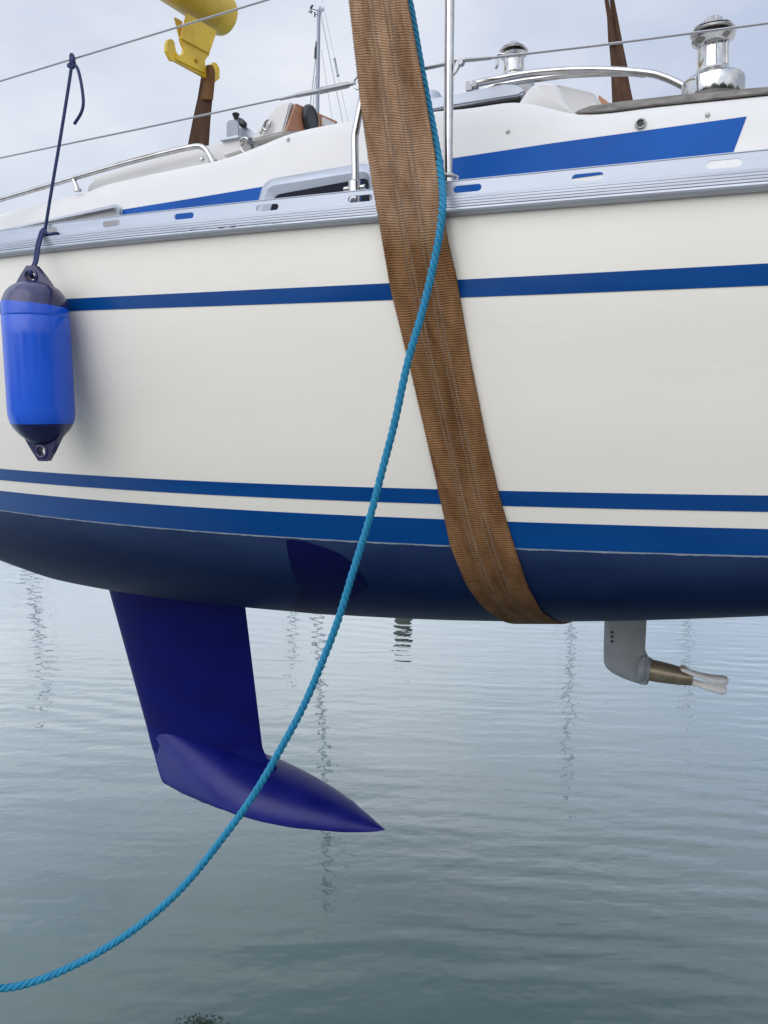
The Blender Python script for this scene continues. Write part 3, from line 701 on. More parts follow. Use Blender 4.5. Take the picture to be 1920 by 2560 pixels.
# grab rail
GR = tube_px('grab_rail', [(-160,545),(-60,517),(0,499),(127,462),(295,413),(422,380),(477,368),(500,366),(514,374),(522,386),(530,400)], .545, .0095, M['steel'], n=12)
tube_px('post', [(184,447),(194,474)], .545, .0085, M['steel'], GR)
MB().lathe(on_w(533,403,.53), Z, [(.016,-.006),(.016,.003),(.010,.006)]).build('foot', M['steel'], GR)
MB().lathe(on_w(194,474,.545), Z, [(.014,-.006),(.014,.002),(.009,.005)]).build('foot', M['steel'], GR)
MB().lathe(on_w(506,398,.50), -Bv, [(.008,0),(.008,.004),(.004,.008)]).build('bolt', M['steel'], GR)
# rope clutch with lever
CL = poly_px('rope_clutch', [(557,392),(557,342),(600,338),(603,378)], .52, .07, M['gelw'], bevel=.004)
poly_px('base_flange', [(549,352),(551,345),(594,337),(597,343)], .505, .10, M['alu'], CL, bevel=.001)
poly_px('cheek_plate', round_poly([(566,341),(566,300),(595,299),(596,339)], (1, 12, 12, 1), 5), .53, .008, M['mast'], CL, bevel=.001)
MB().lathe(on_w(590,302,.56), Z, [(.007,-.010),(.006,.004),(.011,.016),(.013,.021),(.011,.024),(.003,.025)], 16).build('knob', M['black'], CL)
tube_px('lever', [(592,299),(600,303),(608,311),(610,318)], .56, .010, M['black'], CL, taper=([0, .4, .8, 1], [.006, .012, .013, .007]))
poly_px('lever_bar', [(594,322),(610,313),(640,336),(636,345),(600,346)], .57, .02, M['alu'], CL, bevel=.002)
tube_px('shackle', [(600,352),(611,345),(618,348),(612,356),(603,366),(606,378),(614,384)], .50, .004, M['steel'], CL, n=8)
# instrument pod with veneer panel and round dark instrument
pw0 = .56
side = [(626,352),(634,337),(666,295),(690,267),(704,259),(727,255),(707,332)]
Ps = [on_w(x, y, pw0) for x, y in side]
u1 = boat(Ps[5])[0]
inn = on_u(842, 303, u1); dw = boat(inn)[1]-pw0; dz = boat(inn)[2]-boat(Ps[5])[2]
pod = MB(); n = len(Ps)
Pi = [p + Bv*dw + Z*(dz*((p[2]-Ps[0][2])/(Ps[5][2]-Ps[0][2]))) for p in Ps]
Pi[6] = Pi[6] + Z*dz*.0
pod.add(Ps+Pi, [tuple(range(n)), tuple(range(n, 2*n))]+[(i, (i+1) % n, n+(i+1) % n, n+i) for i in range(n)])
POD = pod.build('instrument_pod', M['gelw'], BT, bevel=.005)
# veneer on the aft face
vp = [on_u(x, y, u1+.006) for x, y in [(737,259),(840,304),(838,325),(712,328)]]
vp = [p + A*.0 for p in vp]
ven = MB().prism(vp, A*.006)
VEN = ven.build('veneer_panel', M['veneer'], POD, bevel=.001)
cc = on_u(772, 300, u1+.014)
MB().lathe(cc, A, [(.047,0),(.047,.010),(.043,.016),(.037,.017),(.035,.014),(.001,.014)], 32).build('dial', M['black'], POD)
MB().prism([on_u(x, y, u1+.014) for x, y in [(803,294),(830,308),(828,318),(803,316)]], A*.012).build('switch_plate', M['gelw'], POD, bevel=.002)
tube_px('handle', [(650,335),(656,325),(660,312),(668,301),(675,300),(674,314),(668,326),(660,322),(664,308)], pw0-.012, .0035, M['steel'], POD, n=8)
# hatch with gasket, vent
HT = poly_px('deck_hatch', [(1060,248),(1134,235),(1190,223),(1259,209),(1286,211),(1306,218),(1312,228),(1297,240),(1259,246),(1134,266),(1060,281)], .58, .5, M['alu'], bevel=.006)
poly_px('gasket', [(1060,280),(1134,265),(1259,245),(1297,239),(1300,246),(1259,253),(1134,272),(1060,288)], .586, .48, M['rubber'], HT, bevel=.001)
VT = poly_px('vent', [(1068,256),(1094,256),(1098,272),(1070,275)], .60, .03, M['gelw'], bevel=.001)
for k in range(4):
    poly_px('slot', [(1074+6*k,259),(1077+6*k,259),(1079+6*k,270),(1076+6*k,271)], .598, .004, M['black'], VT, bevel=0)
MB().lathe(on_w(1072,246,.75), Z, [(.045,-.02),(.045,0),(.036,.014),(.015,.022),(.001,.024)], 20).build('vent_dome', M['alu'], BT)
# stainless arch rails of the sliding hatch
AR = tube_px('arch_rail', [(1180,211),(1244,198),(1322,184),(1416,176),(1510,175),(1614,182),(1660,193),(1702,212),(1715,222)], (.62,.62,.63,.65,.66,.66,.66,.66,.66), .0105, M['steel'], n=12)
tube_px('inner_bar', [(1215,222),(1259,210),(1353,196),(1432,187),(1560,182),(1614,186)], (.70,.70,.71,.72,.70,.68), .0095, M['steel'], AR, n=12)
poly_px('hinge', round_poly([(1163,226),(1164,203),(1178,202),(1180,224)], 3, 4), .61, .02, M['wire'], AR, bevel=.001)
poly_px('end_clamp', [(1178,203),(1190,201),(1192,215),(1179,218)], .606, .028, M['wire'], AR, bevel=.002)
# coaming mouldings at the forward end of the cockpit
def blob(name, prof, w0, dep, material, rnd):
    """moulded block: outline at w0, rounded over towards inboard and outboard"""
    c = np.mean([on_w(x, y, w0+dep*.5) for x, y in prof], axis=0)
    rows = []
    for k, (dw_, sc) in enumerate([(0, .0), (.0, 1-rnd), (.012, 1-rnd*.4), (.03, 1.0), (dep-.03, 1.0), (dep-.01, 1-rnd*.4), (dep, 1-rnd), (dep, 0)]):
        pts_ = [on_w(x, y, w0) for x, y in prof]; cc_ = np.mean(pts_, axis=0)
        rows.append([cc_ + (p-cc_)*sc + Bv*dw_ for p in pts_])
    return MB().grid(rows, False, True).build(name, material, BT, angle=50)
blob('coaming_block', [tuple(p) for p in smooth_path([(1285,262),(1298,240),(1312,220),(1330,205),(1352,199),(1376,201),(1394,212),(1408,236),(1422,262),(1440,280),(1440,300),(1290,300)], 4)], .50, .30, M['gelw'], .30)
poly_px('coaming_back', [(1380,206),(1440,219),(1478,228),(1496,240),(1504,262),(1506,284),(1380,296)], .72, .25, M['gelw'], bevel=.012)
poly_px('washboard', [(1496,236),(1530,262),(1530,285),(1496,285)], .98, .03, M['veneer'], bevel=.002)
# teak cap on the coaming
tk = MB(); rows = []
tpx = lerp_curve([(1442,277),(1475,264),(1560,252),(1707,235),(1920,216),(2300,186)]); bpx = lerp_curve([(1442,284),(1520,278),(1614,265),(1707,256),(1920,232),(2300,198)])
for x in list(np.linspace(1442, 1500, 8))+list(np.linspace(1510, 2300, 30)):
    a = on_w(x, tpx(x), .445); b = on_w(x, bpx(x), .445)
    dpt = .03 + .17*min(1, (x-1442)/70.0)**.6
    rows.append([b, a, a+Bv*dpt, b+Bv*dpt])
tk.grid(rows, False, True); tk.add(rows[0], [(0, 1, 2, 3)])
tk.build('teak_capping', M['teak'], BT, bevel=.002)
# winches
def winch(name, c, D, H_, lab, tilt):
    k = D/350.0; h = H_/458.0
    ax = Z + tilt[0]*A + tilt[1]*Bv; ax = ax/np.linalg.norm(ax)
    base = MB().lathe(c, ax, [(r_*k, y_*h) for r_, y_ in [(166,0),(172,8),(175,14),(176,100),(172,118),(160,130),(122,146),(102,160),(92,174),(86,192),(84,280),(87,305),(97,322),(116,335),(120,342),(112,346),(80,347)]], 48)
    o = base.build(name, M['steel'], BT, angle=28); tag(o, lab)
    e1 = np.cross(ax, A); e1 /= np.linalg.norm(e1); e2 = np.cross(ax, e1)
    for i in range(8):
        a = 2*math.pi*(i+.3)/8; d = e1*math.cos(a)+e2*math.sin(a)
        MB().tube([c+ax*(186*h)+d*(87*k), c+ax*(296*h)+d*(86*k)], 4.5*k, 6).build('drum_rib', M['steel'], o)
    t2 = ax + .05*A + .03*Bv
    def L_(nm_, z0, prof, m_, n=40): return MB().lathe(c+ax*(z0*h), t2, [(r_*k, y_*h) for r_, y_ in prof], n).build(nm_, M[m_], o, angle=28)
    L_('neck', 346, [(84,0),(84,26)], 'black')
    L_('self_tailing_jaw', 366, [(84,0),(118,4),(127,10),(124,15),(90,19),(84,20)], 'steel')
    L_('gap_ring', 384, [(86,0),(86,12)], 'black')
    L_('upper_jaw', 394, [(84,0),(104,3),(108,8),(100,14),(66,18),(58,19)], 'steel')
    rows_ = []; zc = 410
    for y_, r_ in ((0,56),(4,54),(34,49),(44,43),(48,24),(48,.2)):
        rows_.append([c+ax*((zc+y_)*h)+(e1*math.cos(a)+e2*math.sin(a))*r_*k*(1+.06*math.cos(a*14)) for a in np.linspace(0, 2*math.pi, 84, endpoint=False)])
    MB().grid(rows_, False, True).build('cap', M['wire'], o)
    return o
def teak_z(u): return boat(on_w(*min(((x, tpx(x)) for x in np.linspace(1450, 2250, 160)), key=lambda q: abs(boat(on_w(q[0], q[1], .445))[0]-u)), .445))[2]
pw_ = on_w(1783, 236, .530); uw = boat(pw_)[0]
winch('winch', W3(uw, .530, teak_z(uw)-.001), .156, .212, 'large polished winch standing on the teak capping', (-.05, .0))
o2 = winch('winch', on_w(1286, 232, 1.25), .150, .178, 'smaller polished winch partly hidden behind the arch rail', (-.05, .0))
tube_px('feeder_arm', [(1262,138),(1248,136),(1242,146),(1243,164),(1238,172)], 1.15, .006, M['steel'], o2, n=8)
# small deck fittings
def stud(px, py, name='stud', r=.006, m='steel'):
    p = on_cab(px, py, 0); return MB().lathe(p, -Bv, [(r*1.5,-.004),(r*1.5,.002),(r,.006),(r*.3,.008)], 14).build(name, M[m], BT)
for p in ((1270,329), (1769,288), (721,349)): stud(*p, r=.0042)
sp_ = on_cab(1602, 311, 0)
VH = MB().lathe(sp_, -Bv, [(.015,-.004),(.015,.004),(.0125,.010),(.0095,.012),(.0085,.006)], 22).build('skin_fitting', M['steel'], BT)
MB().lathe(sp_-Bv*.006, -Bv, [(.0084,0),(.0084,.001),(.001,.0012)], 18).build('opening', M['black'], VH)

# ---- stanchions and lifelines
def wS(px, py): return boat(hit_fn(px, py, lambda u, z: Wd(u)+.045))
uS1, wS1, zS1 = wS(1120, 448)
uS2, wS2, zS2 = wS(889, 470)
def on_wd(px, py, d=.045): return hit_fn(px, py, lambda u, z: Wd(u)+d)
ST = MB().tube([on_wd(1120,452), on_wd(1121,300), on_wd(1123,120), on_wd(1126,-140), on_wd(1129,-420)], .0112, 16).build('stanchion', M['steel'], BT); tag(ST, 'straight stanchion beside the turquoise rope')
MB().lathe(on_wd(1120,452), Z, [(.017,-.03),(.017,.012),(.013,.016)], 18).build('socket', M['steel'], ST)
MB().tube([on_wd(1120,446)+np.array([.024*math.cos(a), .024*math.sin(a), .002]) for a in np.linspace(0, 2*math.pi, 20, endpoint=False)], .0022, 8, closed=True).build('ring', M['steel'], ST)
ey = on_wd(1152,156)
MB().tube(smooth_path([on_wd(1131,170), on_wd(1139,150), on_wd(1152,156), on_wd(1146,172), on_wd(1134,188)], 4), .003, 8).build('lifeline_eye', M['steel'], ST)
MB().lathe(ey-Bv*.008, Bv, [(.0075,0),(.0075,.016)], 14).build('clevis', M['wire'], ST)
ST2 = MB().tube(smooth_path([on_wd(888,482), on_wd(888,420), on_wd(887,350), on_wd(890,325), on_wd(905,252), on_wd(922,170), on_wd(940,80)], 5), .0098, 14).build('stanchion', M['steel'], BT); tag(ST2, 'kinked gate stanchion close forward of the brown sling')
MB().lathe(on_wd(887,484), Z, [(.016,-.035),(.016,.028),(.013,.031)], 18).build('socket', M['steel'], ST2)
MB().lathe(on_wd(872,472), -A, [(.006,-.002),(.006,.012),(.004,.014)], 12).build('set_screw', M['steel'], ST2)
MB().lathe(on_wd(903,468), A, [(.006,-.002),(.006,.010),(.004,.012)], 12).build('set_screw', M['steel'], ST2)
LL = MB().tube([on_wd(-900,440), on_wd(0,203), on_wd(667,0), on_wd(900,-71)], .0027, 8).build('lifeline', M['wire'], BT); tag(LL, 'upper lifeline wire crossing the sky with the fender line knotted on it')
L2 = MB().tube([on_wd(-900,583), on_wd(0,395), on_wd(350,322), on_wd(745,237)], .0027, 8).build('lifeline', M['wire'], BT); tag(L2, 'lower lifeline wire ending in a turnbuckle beside the brown sling')
MB().tube([on_wd(700,248), on_wd(738,239.5), on_wd(742,238.5), on_wd(790,229), on_wd(796,228), on_wd(800,227), on_wd(870,212), on_wd(875,211), on_wd(888,208)], [.0036, .0042, .0055, .0062, .0048, .0080, .0075, .0045, .0042], 12).build('turnbuckle', M['wire'], L2)
MB().tube([on_wd(895,208)+A*(.011*math.cos(a))+Z*(.014*math.sin(a)) for a in np.linspace(0, 2*math.pi, 16, endpoint=False)], .0026, 8, closed=True).build('split_ring', M['steel'], L2)
L3 = MB().tube([on_wd(905,203), on_wd(1057,173), on_wd(1112,161)], .0042, 8).build('lifeline', M['wire'], BT); tag(L3, 'short gate lifeline passing behind the brown sling')
L4 = MB().tube([on_wd(1152,155), on_wd(1165,150), on_wd(1225,145), on_wd(1232,144), on_wd(1500,113), on_wd(1920,58), on_wd(2700,-45)], [.0045, .0052, .0046, .0030, .0028, .0028, .0028], 8).build('lifeline', M['wire'], BT); tag(L4, 'aft lifeline wire passing in front of the two winches')

# ---- keel, bulb, saildrive on the centreline
def foil(z, le, te, tk, n=18):
    c = te-le; pts_ = []
    xs = [(1-math.cos(math.pi*k/n))/2 for k in range(n+1)]
    def y(x): return 5*tk*(.2969*math.sqrt(x)-.126*x-.3516*x*x+.2843*x**3-.1036*x**4)
    up = [(le+c*x, y(x)*c) for x in xs]; dn = [(le+c*x, -y(x)*c) for x in xs[-2:0:-1]]
    return [W3(u_, HB+dw_, z) for u_, dw_ in up+dn]
le0 = boat(on_w(272,1467,HB)); le1 = boat(on_w(404,1948,HB)); te0 = boat(on_w(613,1514,HB)); te1 = boat(on_w(656,1868,HB)); te2 = boat(on_w(667,1895,HB)); te3 = boat(on_w(690,1912,HB))
def lin(a, b, z): return a[0]+(b[0]-a[0])*(z-a[2])/(b[2]-a[2])
print('keel le', le0, le1, 'te', te0, te1)
kz = [le0[2]+.55] + list(np.linspace(le0[2]+.2, te1[2], 10)) 
rows = [foil(z, lin(le0, le1, z), lin(te0, te1, z), .105) for z in kz]
for te, f in ((te2, 1.1), (te3, 1.3)):
    z = te[2]; rows.append(foil(z, lin(le0, le1, z), te[0], .105*f))
rows.append(foil(te3[2]-.06, lin(le0, le1, te3[2]-.06), te3[0]+.02, .13))
KL = MB().grid(rows, False, True).build('keel', M['keel'], BT, angle=70)
botx = lerp_curve([(390,1947),(403,1954),(412,1959),(430,1969),(457,1983),(520,2010),(588,2036),(660,2056),(732,2070),(853,2081),(910,2081),(940,2079),(964,2075)])
topx = lerp_curve([(375,1806),(403,1812),(457,1823),(530,1841),(600,1862),(667,1886),(700,1900),(732,1915),(780,1940),(829,1969),(880,2003),(925,2040),(950,2063),(964,2075)])
rows = []
xs = [403, 406, 412, 420] + list(np.linspace(430, 930, 34)) + [945, 955, 964]
for x in xs:
    t, b = topx(x), botx(x); dd = (on_w(x, .5*(t+b), HB)-CAM)@AX_F
    s2_ = max(.0, b-t)*dd/F; fr = min(1, max(0, (x-403)/270.0)); fr = max(.02, fr*fr*(3-2*fr)*.35 + fr*.65)
    ph = R(29); sp2, cp2 = math.sin(ph), math.cos(ph); kw, kt, kb = 1.85*fr, 1.35, .42
    eb, et = math.hypot(kw*sp2, kb*cp2), math.hypot(kw*sp2, kt*cp2); h_ = s2_/(eb+et)
    mid = on_w(x, b - eb*h_*F/dd, HB); uM, _, zM = boat(mid)
    xc = min(1, max(.0005, (uM-lin(le0, le1, zM))/.70)); yt = 5*.105*.70*max(0, .2969*math.sqrt(xc)-.126*xc-.3516*xc*xc+.2843*xc**3-.1036*xc**4)
    hw = kw*h_ + 1.06*yt*(1-fr); ex = .62+.30*fr
    rk = -.293*max(0, 1-(x-403)/250.0)
    row = []
    for a in np.linspace(0, 2*math.pi, 40, endpoint=False):
        zz = (kt if math.sin(a) > 0 else kb)*h_*math.copysign(abs(math.sin(a))**(1.12 if math.sin(a) > 0 else .9), math.sin(a))
        row.append(mid + A*rk*zz + Bv*hw*math.copysign(abs(math.cos(a))**ex, math.cos(a)) + Z*zz)
    for _ in range(4):                                   # settle the section so that its outline meets the photographed one
        pr = [proj(q) for q in row]; lo_p = max(pr, key=lambda q: q[1]); hi_p = min(pr, key=lambda q: q[1])
        kk = 1.0
        want = botx(lo_p[0])-topx(hi_p[0]); sc_ = 1+kk*(min(1.4, max(.6, want/max(.5, lo_p[1]-hi_p[1])))-1)
        ctr = sum(row)/len(row); row = [ctr+(q-ctr)*sc_ for q in row]
        lo_p = max((proj(q) for q in row), key=lambda q: q[1])
        row = [q + Z*((lo_p[1]-botx(lo_p[0]))*dd/F/cp2*.9) for q in row]
    rows.append(row)
bl = MB().grid(rows, False, True); bl.add(rows[0], [tuple(range(40))])
M['bulb'] = mat('skylit_keel_paint', (.008, .010, .13), .5, spec=.36); vary(M['bulb'], (.0035, .006, .13), (.0065, .011, .165), (4, 4, 9), 6, rough=(.38, .48), bump=.0005, bscale=60)  # lighter copy of the keel paint, sky sheen put into its colour
bl.build('bulb', M['bulb'], KL, angle=60)
# saildrive leg
rows = []
for y, xl, xr, tk in ((1500,1512,1620,.30),(1545,1511,1617,.30),(1622,1509,1613,.32),(1634,1509,1617,.34),(1646,1509,1624,.38),(1658,1510,1626,.42),(1668,1515,1626,.46),(1681,1530,1625,.5),(1692,1552,1624,.5),(1702,1577,1622,.5),(1709,1598,1620,.45),(1712,1606,1618,.2)):
    a, b = boat(on_w(xl, y, HB)), boat(on_w(xr, y, HB)); th_ = min(.062, tk*(b[0]-a[0]))
    row = []
    for k in np.linspace(0, 2*math.pi, 32, endpoint=False):
        c_ = math.cos(k); uu = .5*(a[0]+b[0]) - .5*(b[0]-a[0])*c_; zz = a[2]+(b[2]-a[2])*(uu-a[0])/(b[0]-a[0])
        row.append(W3(uu, HB + .5*th_*math.sin(k)*(1-.25*max(0, -c_)), zz))
    rows.append(row)
sdm = MB().grid(rows, False, True); sdm.add(rows[-1], [tuple(range(32))])
SD = sdm.build('saildrive', M['drive'], BT, angle=60)
def blk(name, pxs, r, parent, material, n=14, sm=1):
    P = [on_w(x, y, HB) for x, y in pxs]; return MB().tube(P, r, n).build(name, material, parent, angle=30)
sa, sb_ = boat(on_w(1503, 1548, HB))[0], boat(on_w(1626, 1548, HB))[0]; zs_ = ZK(.5*(sa+sb_))
MB().prism([W3(.5*(sa+sb_)+.5*(sb_-sa)*math.cos(a), HB+.05*math.sin(a), ZK(.5*(sa+sb_)+.5*(sb_-sa)*math.cos(a))-.012) for a in np.linspace(0, 2*math.pi, 28, endpoint=False)], (0, 0, .05)).build('seal', M['rubber'], SD, bevel=.003)
for yy in (1581, 1592, 1603.5):
    p = on_w(1529.5, yy, HB-.026); MB().lathe(p, -Bv, [(.0052,-.004),(.0052,.0025),(.001,.003)], 12).build('water_inlet', M['black'], SD)
kpx = F/((on_w(1620,1680,HB)-CAM)@AX_F)           # pixels per metre there
axd = on_w(1722,1694,HB)-on_w(1632,1676,HB); axd /= np.linalg.norm(axd)
cA = on_w(1604,1670,HB)
MB().lathe(cA, axd, [(33/kpx,-.012),(37/kpx,-.006),(38/kpx,.006),(36/kpx,.016),(31/kpx,.022),(29/kpx,.036)], 28).build('collar', M['drive'], SD, angle=25)
poly_px('clamp_lug', [(1598,1712),(1603,1650),(1612,1640),(1616,1660),(1616,1712)], HB-.042, .012, M['drive'], SD, bevel=.002)
MB().lathe(on_w(1608,1661,HB-.044), -Bv, [(.006,0),(.006,.003),(.003,.004)], 12).build('bolt', M['black'], SD)
cH = on_w(1632,1676,HB)
HUB = MB().lathe(cH, axd, [(27/kpx,-.012),(27/kpx,0),(26.5/kpx,.03),(24.5/kpx,.075),(21/kpx,.125),(18.5/kpx,.150),(17/kpx,.156),(12/kpx,.158)], 28)
PR = HUB.build('propeller', M['bronze'], BT, angle=25); tag(PR, 'bronze hub with two folded propeller blades')
def blade(cpx, hv, hn, wo):
    rows_ = []
    for (x, y), a_, b_ in zip(cpx, hv, hn):
        c_ = on_w(x, y, HB+wo); rows_.append([c_ + Z*(a_/kpx)*math.sin(k) + Bv*b_*math.cos(k) for k in np.linspace(0, 2*math.pi, 20, endpoint=False)])
    m_ = MB().grid(rows_, False, True); m_.add(rows_[0], [tuple(range(20))]); m_.add(rows_[-1], [tuple(range(20))])
    return m_.build('blade', M['blade'], PR, angle=50)
blade([(1702,1676),(1716,1678),(1732,1683),(1750,1688),(1780,1696),(1806,1700),(1817,1702),(1821,1703)], [8,8,7,7,9,11,10,6], [.010,.014,.016,.020,.028,.030,.024,.010], -.012)
blade([(1712,1700),(1728,1704),(1745,1709),(1770,1716),(1795,1722),(1810,1725),(1817,1725)], [8,9,8,9,11,12,7], [.012,.016,.020,.028,.032,.028,.012], .004)
MB().lathe(on_w(1705,1691,HB-.026), -Bv, [(.006,-.004),(.006,.001),(.003,.002)], 12).build('pin', M['blade'], PR)
poly_px('blade_pivot', round_poly([(1696,1674),(1700,1667),(1712,1668),(1722,1676),(1722,1684),(1700,1684)], 3, 3), HB-.018, .03, M['bronze'], PR, bevel=.003)

# ------------------------------------------------------------------ lifting slings
def strap_mesh(rowsLR, thick, nx=12, crown=.0):
    """rowsLR: list of (left point, right point, outward normal)"""
    front, back, uvs = [], [], []; ln = 0; prev = None
    for a, b, nrm in rowsLR:
        c = .5*(a+b)
        if prev is not None: ln += np.linalg.norm(c-prev)
        prev = c
        f = [a+(b-a)*k/nx + nrm*(thick*.5+crown*math.sin(math.pi*k/nx)) for k in range(nx+1)]
        g = [a+(b-a)*k/nx - nrm*(thick*.5) for k in range(nx, -1, -1)]
        front.append(f+g); uvs.append([(k/nx, ln) for k in range(nx+1)]+[(k/nx, ln) for k in range(nx, -1, -1)])
    mb = MB().grid(front, False, True, uvs)
    mb.add(front[0], [tuple(range(len(front[0])))]); mb.add(front[-1], [tuple(range(len(front[-1])))])
    return mb
XL = lerp_curve([(0,874),(267,904),(475,934),(544,947),(723,978),(926,1028),(1157,1082),(1366,1128),(1464,1169),(1516,1209),(1551,1256)])
XR = lerp_curve([(0,1018),(226,1060),(452,1098),(509,1106),(579,1114),(694,1141),(903,1176),(1099,1215),(1250,1250),(1366,1285),(1470,1319),(1533,1354),(1557,1389)])
def edge_u(s, off, curve):
    lo_u, hi_u = -2.0, 2.0
    for _ in range(40):
        m_ = .5*(lo_u+hi_u); x, y = proj(HP(m_, s, off))
        if x < curve(y): lo_u = m_
        else: hi_u = m_
    return lo_u
NL = -Bv
rowsS = []
for y in (-520, -330, -160, -80):
    t = (-y)/520.0
    a = on_w(874-30*(-y/300.0), y, -.03+.10*t); b = on_w(1018-42*(-y/300.0), y, -.03+.10*t); rowsS.append((a, b, NL))
for y in list(range(0, 470, 30)) + [470]:
    k = y/470.0
    rowsS.append((on_w(XL(y), y, -.034), on_w(XR(y), y, -.030-.004*k), NL))
svals = list(np.linspace(.02, 1.0, 22)) + list(np.linspace(1.04, 1.62, 18))
lastu = None; UL = []; 
for s in svals:
    off = .0055 + (.0285*max(0, 1-s/.30)**1.5 if s < .30 else 0)
    uL, uR = edge_u(s, off, XL), edge_u(s, off, XR)
    if s > 1.42: uL, uR = lastu
    lastu = (uL, uR)
    nn = Hn(.5*(uL+uR), s); nw = Bv*nn[0]+Z*nn[1]
    rowsS.append((HP(uL, s, off), HP(uR, s, off), nw))
print('sling u', lastu)
uf0 = lastu; uft = [boat(on_w(x, 262, 2*HB+.02))[0] for x in (1530, 1585)]
fs = list(np.linspace(1.66, 2.0, 8)); 
for s in fs:
    nn = Hn(.5*(uf0[0]+uf0[1]), s); rowsS.append((HP(uf0[0], s, .0055), HP(uf0[1], s, .0055), Bv*nn[0]+Z*nn[1]))
for s in list(np.linspace(1.95, 0, 40)):
    k = (2-s)/2.0; ua = uf0[0]+(uft[0]-uf0[0])*k; ub = uf0[1]+(uft[1]-uf0[1])*k
    off = .0055 + (.028*max(0, 1-s/.30)**1.5 if s < .3 else 0)
    nn = Hn(.5*(ua+ub), s); rowsS.append((HP(ua, s, off, True), HP(ub, s, off, True), -Bv*nn[0]+Z*nn[1]))
SLG = thing('lifting_sling', tuple(HP(.5*(uf0[0]+uf0[1]), 2.0, .01)), 'wide brown webbing sling passing in front of the white hull and under its bottom', 'sling', 'webbing slings lifting the boat')
strap_mesh(rowsS, .008, 14).build('webbing', M['web'], SLG, angle=40)
# frayed selvedge threads along both edges of the near run
fz = MB()
for i in range(4, 60):
    for side_ in (0, 1):
        if i+1 >= len(rowsS): break
        a, b = rowsS[i][side_], rowsS[i+1][side_]; d = (rowsS[i][1]-rowsS[i][0]); d = d/np.linalg.norm(d)*(1 if side_ else -1)
        for k in np.linspace(0, 1, 7, endpoint=False):
            p = a+(b-a)*k + rowsS[i][2]*.002
            fz.tube([p, p + d*random.uniform(.0015, .0034) + (b-a)*.02*random.uniform(-1, 1)], .0009, 4, caps=False)
tag(fz.build('selvedge', M['web'], SLG), kind='stuff')
# far leg rising behind the cockpit
def leg_rows(edges, wv, nrm):
    return [(on_w(xl, y, wv), on_w(xr, y, wv), nrm) for y, xl, xr in edges]
e = [(700,1560,1640),(420,1542,1600),(262,1531,1585),(215,1529,1575),(160,1527,1565),(110,1523,1556),(46,1519,1545)]
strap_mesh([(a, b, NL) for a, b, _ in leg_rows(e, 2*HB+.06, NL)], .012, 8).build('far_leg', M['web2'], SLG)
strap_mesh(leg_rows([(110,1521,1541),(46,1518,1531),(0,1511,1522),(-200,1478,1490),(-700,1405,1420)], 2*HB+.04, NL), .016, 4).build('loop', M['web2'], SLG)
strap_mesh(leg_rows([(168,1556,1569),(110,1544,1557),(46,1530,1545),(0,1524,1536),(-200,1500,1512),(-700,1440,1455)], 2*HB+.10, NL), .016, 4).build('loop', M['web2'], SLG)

# forward sling: near side is outside the frame, the far leg hangs from the yellow spreader
fw_top = on_w(512, 240, 2*HB+.05); uFt, _, zFt = boat(fw_top)
rowsF = []; uN = -2.95; hw_ = .075
for z in (6.0, 5.2, 4.4, 3.75): rowsF.append((W3(uN-hw_, Wd(uN)-.035, z), W3(uN+hw_, Wd(uN)-.035, z), NL))
for s in np.linspace(0.02, 2, 40):
    off = .006+(.028*max(0, 1-s/.30)**1.5 if s < .3 else 0); nn = Hn(uN, s); rowsF.append((HP(uN-hw_, s, off), HP(uN+hw_, s, off), Bv*nn[0]+Z*nn[1]))
uD = boat(on_w(497, 420, 2*HB+.05))[0]
for s in np.linspace(1.95, 0.02, 38):
    k = (2-s)/2; uu = uN+(uD-.1-uN)*k; off = .006+(.028*max(0, 1-s/.30)**1.5 if s < .3 else 0); nn = Hn(uu, s)
    rowsF.append((HP(uu-hw_, s, off, True), HP(uu+hw_, s, off, True), -Bv*nn[0]+Z*nn[1]))
SF = thing('lifting_sling', tuple(HP(uN, 2.0, .01)), 'brown webbing sling hanging from the hook of the yellow spreader beam', 'sling', 'webbing slings lifting the boat')
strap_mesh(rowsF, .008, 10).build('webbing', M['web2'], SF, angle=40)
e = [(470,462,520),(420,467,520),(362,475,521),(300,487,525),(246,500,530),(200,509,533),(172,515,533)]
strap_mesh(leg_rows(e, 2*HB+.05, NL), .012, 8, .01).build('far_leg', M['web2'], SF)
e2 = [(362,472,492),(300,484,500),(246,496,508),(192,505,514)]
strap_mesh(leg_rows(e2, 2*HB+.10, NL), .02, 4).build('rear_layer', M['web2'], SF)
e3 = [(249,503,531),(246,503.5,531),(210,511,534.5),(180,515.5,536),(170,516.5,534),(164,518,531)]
strap_mesh(leg_rows(e3, 2*HB+.025, NL), .018, 6, .006).build('sleeve', M['sleeve'], SF)

